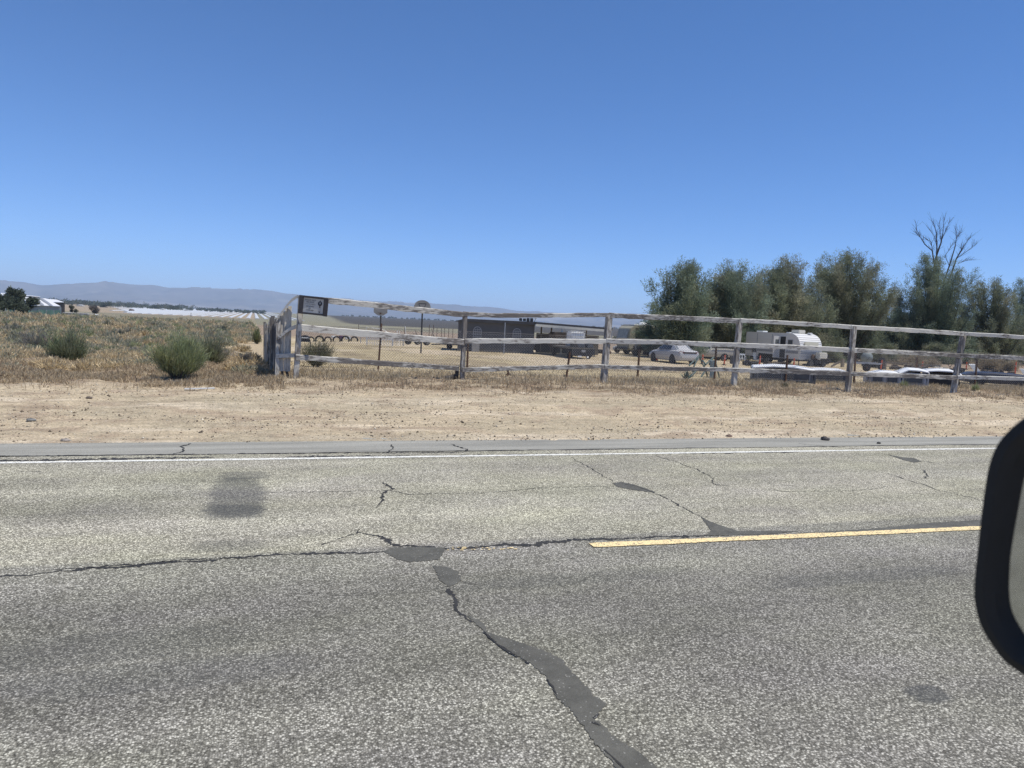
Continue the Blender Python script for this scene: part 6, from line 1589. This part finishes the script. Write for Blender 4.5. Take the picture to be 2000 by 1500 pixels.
tree(1905, 712, 668, 1868, 1950, BROWNISH, OLIVE, "low bush behind the last fence post under the trees", shape='bush', nclump=90, stems=3, group=G2, leafL=.16)
# white scraps glimpsed between trunks
for (px, py, w_, h_, lab) in ((1657, 690, 7, 12, "white sheet glimpsed between the trunks beside the fifth fence post"), (1779, 703, 4, 10, "white scrap hanging under the trees behind the pipe rack")):
    p = ong(px, 706); d_ = depth(p); k = mpp(p); c_ = at(px, py - h_ / 2, d_); mb = MB(); mb.box((0, 0, 0), (w_ * k, .1, h_ * k), .2, .1, .15); o = mb.build("white_sheet", M_WHITE, bevel=.02); o.location = (c_.x, c_.y, c_.z); tag(o, lab, "sheet")

# ================================================================== FAR THINGS
# green fence, sheds and trees at the left
gf = empty("metal_fence", ong(70, 617), 0, "green corrugated metal fence in front of the white roofed sheds", "fence"); ro = Vector(gf.location)
a, b = ong(10, 615), ong(118, 617.5)
L = (b - a).length; ang_ = math.atan2((b - a).y, (b - a).x); n_ = 70; mb = MB(); k = mpp(a); H_ = 13 * k
up_ = Vector((0, 0, 1)); dr_ = (b - a).normalized(); nr = Vector((-dr_.y, dr_.x, 0))
for i in range(n_):
    q0 = loc(a) + dr_ * L * i / n_; q1 = loc(a) + dr_ * L * (i + 1) / n_; o0 = nr * (.06 if i % 2 else -.06); o1 = nr * (-.06 if i % 2 else .06); hh = H_ * (.80 if i < n_ * .55 else 1.0)
    mb.add([q0 + o0, q1 + o1, q1 + o1 + up_ * hh, q0 + o0 + up_ * hh, q0 + o0 - nr * .03, q1 + o1 - nr * .03, q1 + o1 - nr * .03 + up_ * hh, q0 + o0 - nr * .03 + up_ * hh], [[0, 1, 2, 3], [7, 6, 5, 4], [3, 2, 6, 7]])
mb.build("sheet_metal", plain("faded_green", (.10, .19, .16), .7, 0, .5, .7), gf)
for i in range(8): mb = MB(); q = loc(a) + dr_ * L * i / 7 - nr * .12; mb.box((q.x, q.y, H_ * .5), (.12, .12, H_)); mb.build("post", M_GALV, gf)
def shed(pts_roof, base_py, wallmat, label, roofmat, depth_off=0.0, back=9.0, name="shed", drop=.02):
    """roof outline in photograph pixels at the shed's own distance: (front eave left, front eave right, ridge right, ridge left)"""
    c = ong(sum(p[0] for p in pts_roof) / 4, base_py); d = depth(c) + depth_off; r = empty(name, c, 0, label, "shed"); o0 = Vector(c)
    fl, fr_, rr_, rl = pts_roof
    A = at(*fl, d) - o0; B = at(*fr_, d) - o0; C_ = at(*rr_, d + back) - o0; D_ = at(*rl, d + back) - o0
    th = Vector((0, 0, .15)); mb = MB(); mb.add([A, B, C_, D_, A + th, B + th, C_ + th, D_ + th], [[3, 2, 1, 0], [4, 5, 6, 7], [0, 1, 5, 4], [1, 2, 6, 5], [2, 3, 7, 6], [3, 0, 4, 7]]); mb.build("roof", roofmat, r)
    mb = MB(); z0 = -1.5; f_ = Vector((fh.x, fh.y, 0)) * .4
    P = [A + f_, B + f_, C_ - f_, D_ - f_]; low = [Vector((q.x, q.y, z0)) for q in P]; P = [q - Vector((0, 0, .06)) for q in P]
    mb.add(low + P, [[0, 1, 5, 4], [1, 2, 6, 5], [2, 3, 7, 6], [3, 0, 4, 7]]); mb.build("wall", wallmat, r)
    return r, A, B, C_, D_
M_TIN = plain("white_tin_roof", (.80, .80, .79), .45, .1, .06, .5); M_SHEDW = plain("shed_wall_pale", (.42, .45, .44), .8, 0, .2, .6); M_SHEDB = plain("shed_wall_brown", (.15, .135, .12), .9, 0, .3, .6)
shed([(2, 577), (60, 579), (79, 580), (2, 573)], 614, M_SHEDB, "long low shed with a white tin roof behind the dark trees at the far left", M_TIN, 14)
r, A, B, C_, D_ = shed([(60, 597), (118, 599), (90, 584), (40, 580)], 616, M_SHEDW, "pale green walled shed with a steep white roof crossed by dark strips", M_TIN, 4, back=10)
mb = MB()
for t_ in (.42, .72):
    s0 = A.lerp(B, t_) + Vector((0, 0, .17)); s1 = D_.lerp(C_, t_ + .05) + Vector((0, 0, .17)); mb.bar(s0, s1, .9, .03)
mb.build("roof_strip", M_GALV, r)
shed([(94, 591), (125, 591), (110, 586), (80, 584)], 615, M_SHEDB, "brown walled shed with a flat white roof at the right end of the group", M_TIN, 10, back=8)
bw = empty("block_wall", ong(148, 619), 0, "long low grey block wall right of the green fence", "wall"); ro = Vector(bw.location); a, b = ong(124, 618), ong(170, 619); mb = MB(); mb.bar(loc(a) + Vector((0, 0, .35)), loc(b) + Vector((0, 0, .35)), .3, 9 * mpp(a)); mb.build("blocks", plain("block_grey", (.26, .26, .27), .9, 0, .2, .5), bw)
mb = MB(); z_ = 9 * mpp(a) / 2 + .38; mb.bar(loc(a) + Vector((0, 0, z_)), loc(b) + Vector((0, 0, z_)), .5, .12); mb.build("coping", plain("pale_cap", (.62, .60, .58), .8, 0, .2, .5), bw)
cr = empty("white_canopy", ong(179, 618), 0, "small flat white canopy right of the low block wall", "canopy"); k = mpp(cr.location); mb = MB(); mb.box((0, 0, 4 * k), (17 * k, 3, 1.6 * k), R(-19)); mb.build("roof", M_TIN, cr, bevel=.1); mb = MB()
for x in (-7, 7): mb.box((x * k * .9, 0, 1.6 * k), (.2, .2, 3.4 * k))
mb.build("post", M_GALV, cr)
DG = [(0.10, 0.125, 0.085), (0.13, 0.15, 0.10), (0.085, 0.10, 0.07)]
def far_tree(px, by, top, l, r, label, pal=DG, n=5000, group=None, name="tree", ddist=0.0, lobes=6, leaf=.5):
    p = ong(px, by)
    if ddist: dd = ray(px, by); dd = Vector((dd.x, dd.y, 0)).normalized(); q = dd * ddist; p = Vector((q.x, q.y, float(gz(q.x, q.y))))
    k = mpp(p); W = (r - l) * k; H = (by - top) * k; root = empty(name, p, 0, label, "tree", group)
    # lobes with their own centres
    off = ((l + r) / 2 - px) * k
    cs = []
    for i in range(lobes):
        a = rng.uniform(-1, 1); cs.append((a * W * .33, rng.uniform(-.3, .3) * W, H * rng.uniform(.30, .86) * (1 - .25 * abs(a)), W * rng.uniform(.16, .26)))
    cs = np.array(cs); which = rng.integers(0, lobes, n); v = rng.normal(size=(n, 3)); v /= np.linalg.norm(v, axis=1, keepdims=True)
    rr_ = cs[which, 3:4] * rng.uniform(.35, 1.1, (n, 1)) * (1 + .35 * np.sin(which * 2.3 + v[:, 0] * 5)[:, None]); c = cs[which, :3] + v * rr_ * np.array((1, 1, .85)); c[:, 2] = np.clip(c[:, 2], .1, H)
    R0 = np.array((r0.x, r0.y, 0)); c2 = np.outer(c[:, 0] + off, R0) + np.outer(c[:, 1], np.array((fh.x, fh.y, 0))); c2[:, 2] = c[:, 2]
    d = v * .7 + rng.normal(size=(n, 3)) * .5; d /= np.linalg.norm(d, axis=1, keepdims=True)
    Vv, Ff, Cc = ribbons(c2, d, leaf, leaf * .5, pick(n, pal, .15)); np_mesh("crown", Vv, Ff, LEAF, root, Cc)
    mb = MB(); mb.tube([(0, 0, 0), (off * R0[0] * .5, off * R0[1] * .5, H * .45), (off * R0[0], off * R0[1], H * .75)], [W * .035 + .05, W * .025 + .04, .04], 6); mb.build("trunk", M_BARK, root)
    return root
far_tree(38, 614, 560, 16, 66, "dark two headed tree rising over the white roofs at the far left", n=7000, lobes=7)
far_tree(6, 614, 573, -16, 28, "dense dark tree cut by the left edge", n=6000, lobes=8)
far_tree(60, 614, 580, 42, 80, "rounded dark tree in front of the steep white roof", n=5000, lobes=7)
far_tree(24, 615, 584, -4, 58, "low dark tree over the green fence at the far left", n=4000, lobes=7)
far_tree(141, 612, 596, 135, 149, "small round olive tree behind the low block wall", n=1500, pal=[(.16, .16, .10), (.2, .19, .13)], lobes=4, leaf=.4)
far_tree(188, 604, 588, 178, 198, "brownish bare looking tree far right of the sheds", n=1400, pal=[(.2, .18, .15), (.24, .2, .17)], lobes=5, ddist=420, leaf=.7)
far_tree(425, 604.5, 596, 422.5, 427.5, "single dark upright cypress on the far plain", n=900, lobes=7, ddist=1700, leaf=1.0)
far_tree(337, 603, 593, 331, 345, "larger round tree in the far belt, left of a pair", n=1300, lobes=6, ddist=1500, leaf=1.3)
far_tree(346, 603, 595, 340, 353, "larger round tree in the far belt, right of a pair", n=1300, lobes=6, ddist=1500, leaf=1.3)
far_tree(302, 602, 594, 295, 312, "broad dark tree in the far belt left of the pair", n=1300, lobes=6, ddist=1500, leaf=1.3)
far_tree(205, 600, 589, 196, 218, "broad dark tree at the left of the far belt", n=1300, lobes=6, ddist=1300, leaf=1.3)
far_tree(1200, 650, 638, 1186, 1212, "low dark bush beyond the yard left of the old motorhome", n=1500, lobes=6, ddist=140, leaf=.35)
# the far belt itself reads as one mass
parts = []
for i in range(520):
    px = rng.uniform(60, 520) if rng.random() < .75 else rng.uniform(560, 1300)
    if px < 520: dist = rng.uniform(1400, 2600); hp = rng.uniform(3, 8) * (1 if px < 380 else .45)
    else: dist = rng.uniform(3000, 4200); hp = rng.uniform(1.2, 3.6)
    dd = ray(px, 600); q = Vector((dd.x, dd.y, 0)).normalized() * dist; k = dist / FPX; H = hp * k; W = H * rng.uniform(1.2, 3.2); n = 46
    v = rng.normal(size=(n, 3)); v /= np.linalg.norm(v, axis=1, keepdims=True); v[:, 2] = np.abs(v[:, 2])
    c = v * np.array((W / 2, W / 2, H)) * rng.uniform(.6, 1, (n, 1)) + np.array((q.x, q.y, float(gz(q.x, q.y))))
    d = v + rng.normal(size=(n, 3)) * .5; d /= np.linalg.norm(d, axis=1, keepdims=True); parts.append(ribbons(c, d, k * 1.8, k * 1.3, pick(n, DG + [(.17, .16, .12)], .15)))
Vv, Ff, Cc = gather(parts); tag(np_mesh("distant_woods", Vv, Ff, LEAF, None, Cc), "thin dark belt of far trees along the foot of the hills", kind="stuff")
# far pale roofs in the belt
for (px, py, w_, h_, lab) in ((318, 601, 7, 2.2, "small pale far house right of the broad tree"), (365, 603.5, 8, 2, "small white far building near the cypress"), (157, 590, 10, 2.5, "pale far roof above the olive field at the left"), (257, 604, 5, 3, "tiny brown far shack at the left end of the white rows")):
    dd = ray(px, py); q = Vector((dd.x, dd.y, 0)).normalized() * (1300 if px != 257 else 900); k = q.length / FPX; h0 = empty("far_house", (q.x, q.y, float(gz(q.x, q.y))), R(-10), lab, "house")
    mb = MB(); mb.box((0, 0, h_ * k * .35), (w_ * k, 8, h_ * k * .7)); mb.build("wall", M_CREAM if px != 257 else M_RUST, h0); mb = MB(); mb.prism([(-w_ * k * .55, h_ * k * .7), (w_ * k * .55, h_ * k * .7), (0, h_ * k * 1.15)], -4.5, 4.5, 'y'); mb.build("roof", M_TIN if px != 257 else M_RUST, h0)
# ---- white covered crop rows
M_ROW = plain("row_cover", (.52, .54, .55), .6, 0, .06, .05)
Y0, Y1 = 700.0, 2350.0; pitch = 7.8
row0 = None
for i in range(-40, 6):
    x = i * pitch + 3.0
    if row0 is None:
        mb = MB(); prr = [(-1.8, 0), (-1.6, .35), (-.9, .55), (0, .6), (.9, .55), (1.6, .35), (1.8, 0)]; ys_ = np.linspace(0, Y1 - Y0, 15); rings = [[(a, y, b + float(gz(0, Y0 + y)) - float(gz(0, Y0))) for a, b in prr] for y in ys_]; mb.loft(rings)
        row0 = mb.build("crop_row", M_ROW, smooth=True); tag(row0, "long white covered crop row on the far plain", "crop row", "white covered crop rows beyond the scrubland"); o = row0
    else: o = row0.copy(); COL.objects.link(o)
    yy = Y0 * max(1.0, -x / (105.0 + rnd.uniform(-9, 9))); o.location = (x, yy + rnd.uniform(-6, 6), float(gz(x, yy)) + .02); o.scale = (1, (Y1 - yy) / (Y1 - Y0), (float(gz(x, Y1)) - float(gz(x, yy))) / (float(gz(0, Y1)) - float(gz(0, Y0))))
p = ong(373, 618.5); mb = MB(); mb.tube([(0, 0, 0), (0, 0, 2.6)], .14, 6); o = mb.build("marker_post", M_DARK); o.location = p; tag(o, "lone dark post at the far edge of the scrubland before the white rows", "post")

# ================================================================== THE CAR'S MIRROR, near the lens
ct = EYE + ray(2000, 1060) * .62
nrm = Vector((-1.72, -.62, -.12)).normalized(); d_pl = ct.dot(nrm)
def on_plane(px, py, off=0.0):
    r = ray(px, py); return EYE + r * ((d_pl + off - EYE.dot(nrm)) / r.dot(nrm))
outer = [(1901, 1159), (1903, 1120), (1908, 1074), (1914, 1015), (1920, 966), (1926, 926), (1934, 893), (1946, 865), (1960, 847), (1978, 830), (2000, 814), (2030, 800), (2080, 788), (2160, 780), (2280, 778), (2400, 790), (2470, 830), (2500, 900),
         (2510, 1060), (2500, 1220), (2470, 1310), (2400, 1360), (2280, 1378), (2160, 1376), (2080, 1362), (2030, 1340), (2000, 1319), (1975, 1302), (1955, 1284), (1935, 1256), (1920, 1232), (1910, 1208), (1904, 1185)]
# a closed curve is resampled to a smooth outline
def smooth_loop(P, n=96):
    P = np.array(P, float); N = len(P); t_ = np.linspace(0, N, n, endpoint=False); out = []
    for u_ in t_:
        i = int(u_); f = u_ - i; p0_, p1_, p2_, p3_ = P[(i - 1) % N], P[i % N], P[(i + 1) % N], P[(i + 2) % N]
        out.append(.5 * ((2 * p1_) + (-p0_ + p2_) * f + (2 * p0_ - 5 * p1_ + 4 * p2_ - p3_) * f * f + (-p0_ + 3 * p1_ - 3 * p2_ + p3_) * f ** 3))
    return out
inner = [(1966, 1140), (1970, 1082), (1982, 1012), (2000, 923), (2018, 884), (2060, 858), (2120, 848), (2280, 846), (2380, 862), (2425, 910), (2435, 1060), (2425, 1210), (2380, 1282), (2280, 1306), (2160, 1304), (2080, 1292), (2030, 1272), (2000, 1251), (1986, 1230), (1973, 1206), (1967, 1180)]
def polar(P, n=110):
    P = np.array(smooth_loop(P, 400)); a = np.arctan2(P[:, 1] - 1075, P[:, 0] - 2200); o_ = np.argsort(a); q_ = np.linspace(-math.pi, math.pi, n, endpoint=False)
    rr_ = np.interp(q_, a[o_], np.hypot(P[:, 0] - 2200, P[:, 1] - 1075)[o_], period=2 * math.pi); return [(2200 + r_ * math.cos(t_), 1075 + r_ * math.sin(t_)) for r_, t_ in zip(rr_, q_)]
lp = [on_plane(*q) for q in polar(outer)]; li = [on_plane(*q) for q in polar(inner)]
cen = sum(lp, Vector()) / len(lp)
vm = empty("wing_mirror", cen, 0, "black rounded wing mirror of the photographer's own vehicle at the right edge", "car mirror")
M_HOUSE = plain("mirror_black_plastic", (.036, .0345, .032), .65, 0, .1, 20, .15)
rings = []
def ring(f, o): return [cen + (q - cen) * f - nrm * o - cen for q in lp]
def rim(t_, o): return [(qi.lerp(qo, t_) - nrm * o) - cen for qi, qo in zip(li, lp)]
mb = MB(); mb.loft([rim(0, .014), rim(.10, .006), rim(.16, .005), rim(.30, -.003), rim(.62, -.007), rim(.92, -.004), ring(1.0, .008), ring(.995, .030), ring(.95, .060), ring(.84, .085), ring(.62, .105), ring(.3, .115)][:], cap=False)
b0 = len(mb.v) - len(lp); mb.f.append([b0 + i for i in range(len(lp))]); mb.build("housing", M_HOUSE, vm, smooth=True)
gl = bpy.data.materials.new("mirror_glass"); gl.use_nodes = True; pb = gl.node_tree.nodes["Principled BSDF"]; pb.inputs['Metallic'].default_value = 1; pb.inputs['Roughness'].default_value = .03; pb.inputs['Base Color'].default_value = (.50, .52, .50, 1)
nn = gl.node_tree.nodes.new("ShaderNodeTexNoise"); nn.inputs['Scale'].default_value = 60; rp = gl.node_tree.nodes.new("ShaderNodeMapRange"); rp.inputs[3].default_value = .02; rp.inputs[4].default_value = .09; gl.node_tree.links.new(nn.outputs['Fac'], rp.inputs[0]); gl.node_tree.links.new(rp.outputs[0], pb.inputs['Roughness'])
mb = MB(); g0 = rim(.06, .010); g1 = rim(.06, .014); mb.loft([g0, g1]); mb.build("glass", gl, vm)
mb = MB(); tg = (Vector((0, 0, 1)).cross(nrm)).normalized()
side_dir = 1 if tg.dot(r0) > 0 else -1
mb.loft([[tg * side_dir * (.14 + .05 * j) + Vector((math.cos(a) * .02 * (1 + .3 * j), math.sin(a) * .0, 0)) * 0 + nrm * (-.05 - .0 * j) + Vector((0, 0, -.10 - .02 * j)) + (nrm * math.cos(a) * .03 + Vector((0, 0, 1)) * math.sin(a) * .035) for a in np.linspace(0, 6.283, 13)[:-1]] for j in range(4)])
mb.build("arm", M_HOUSE, vm, smooth=True)
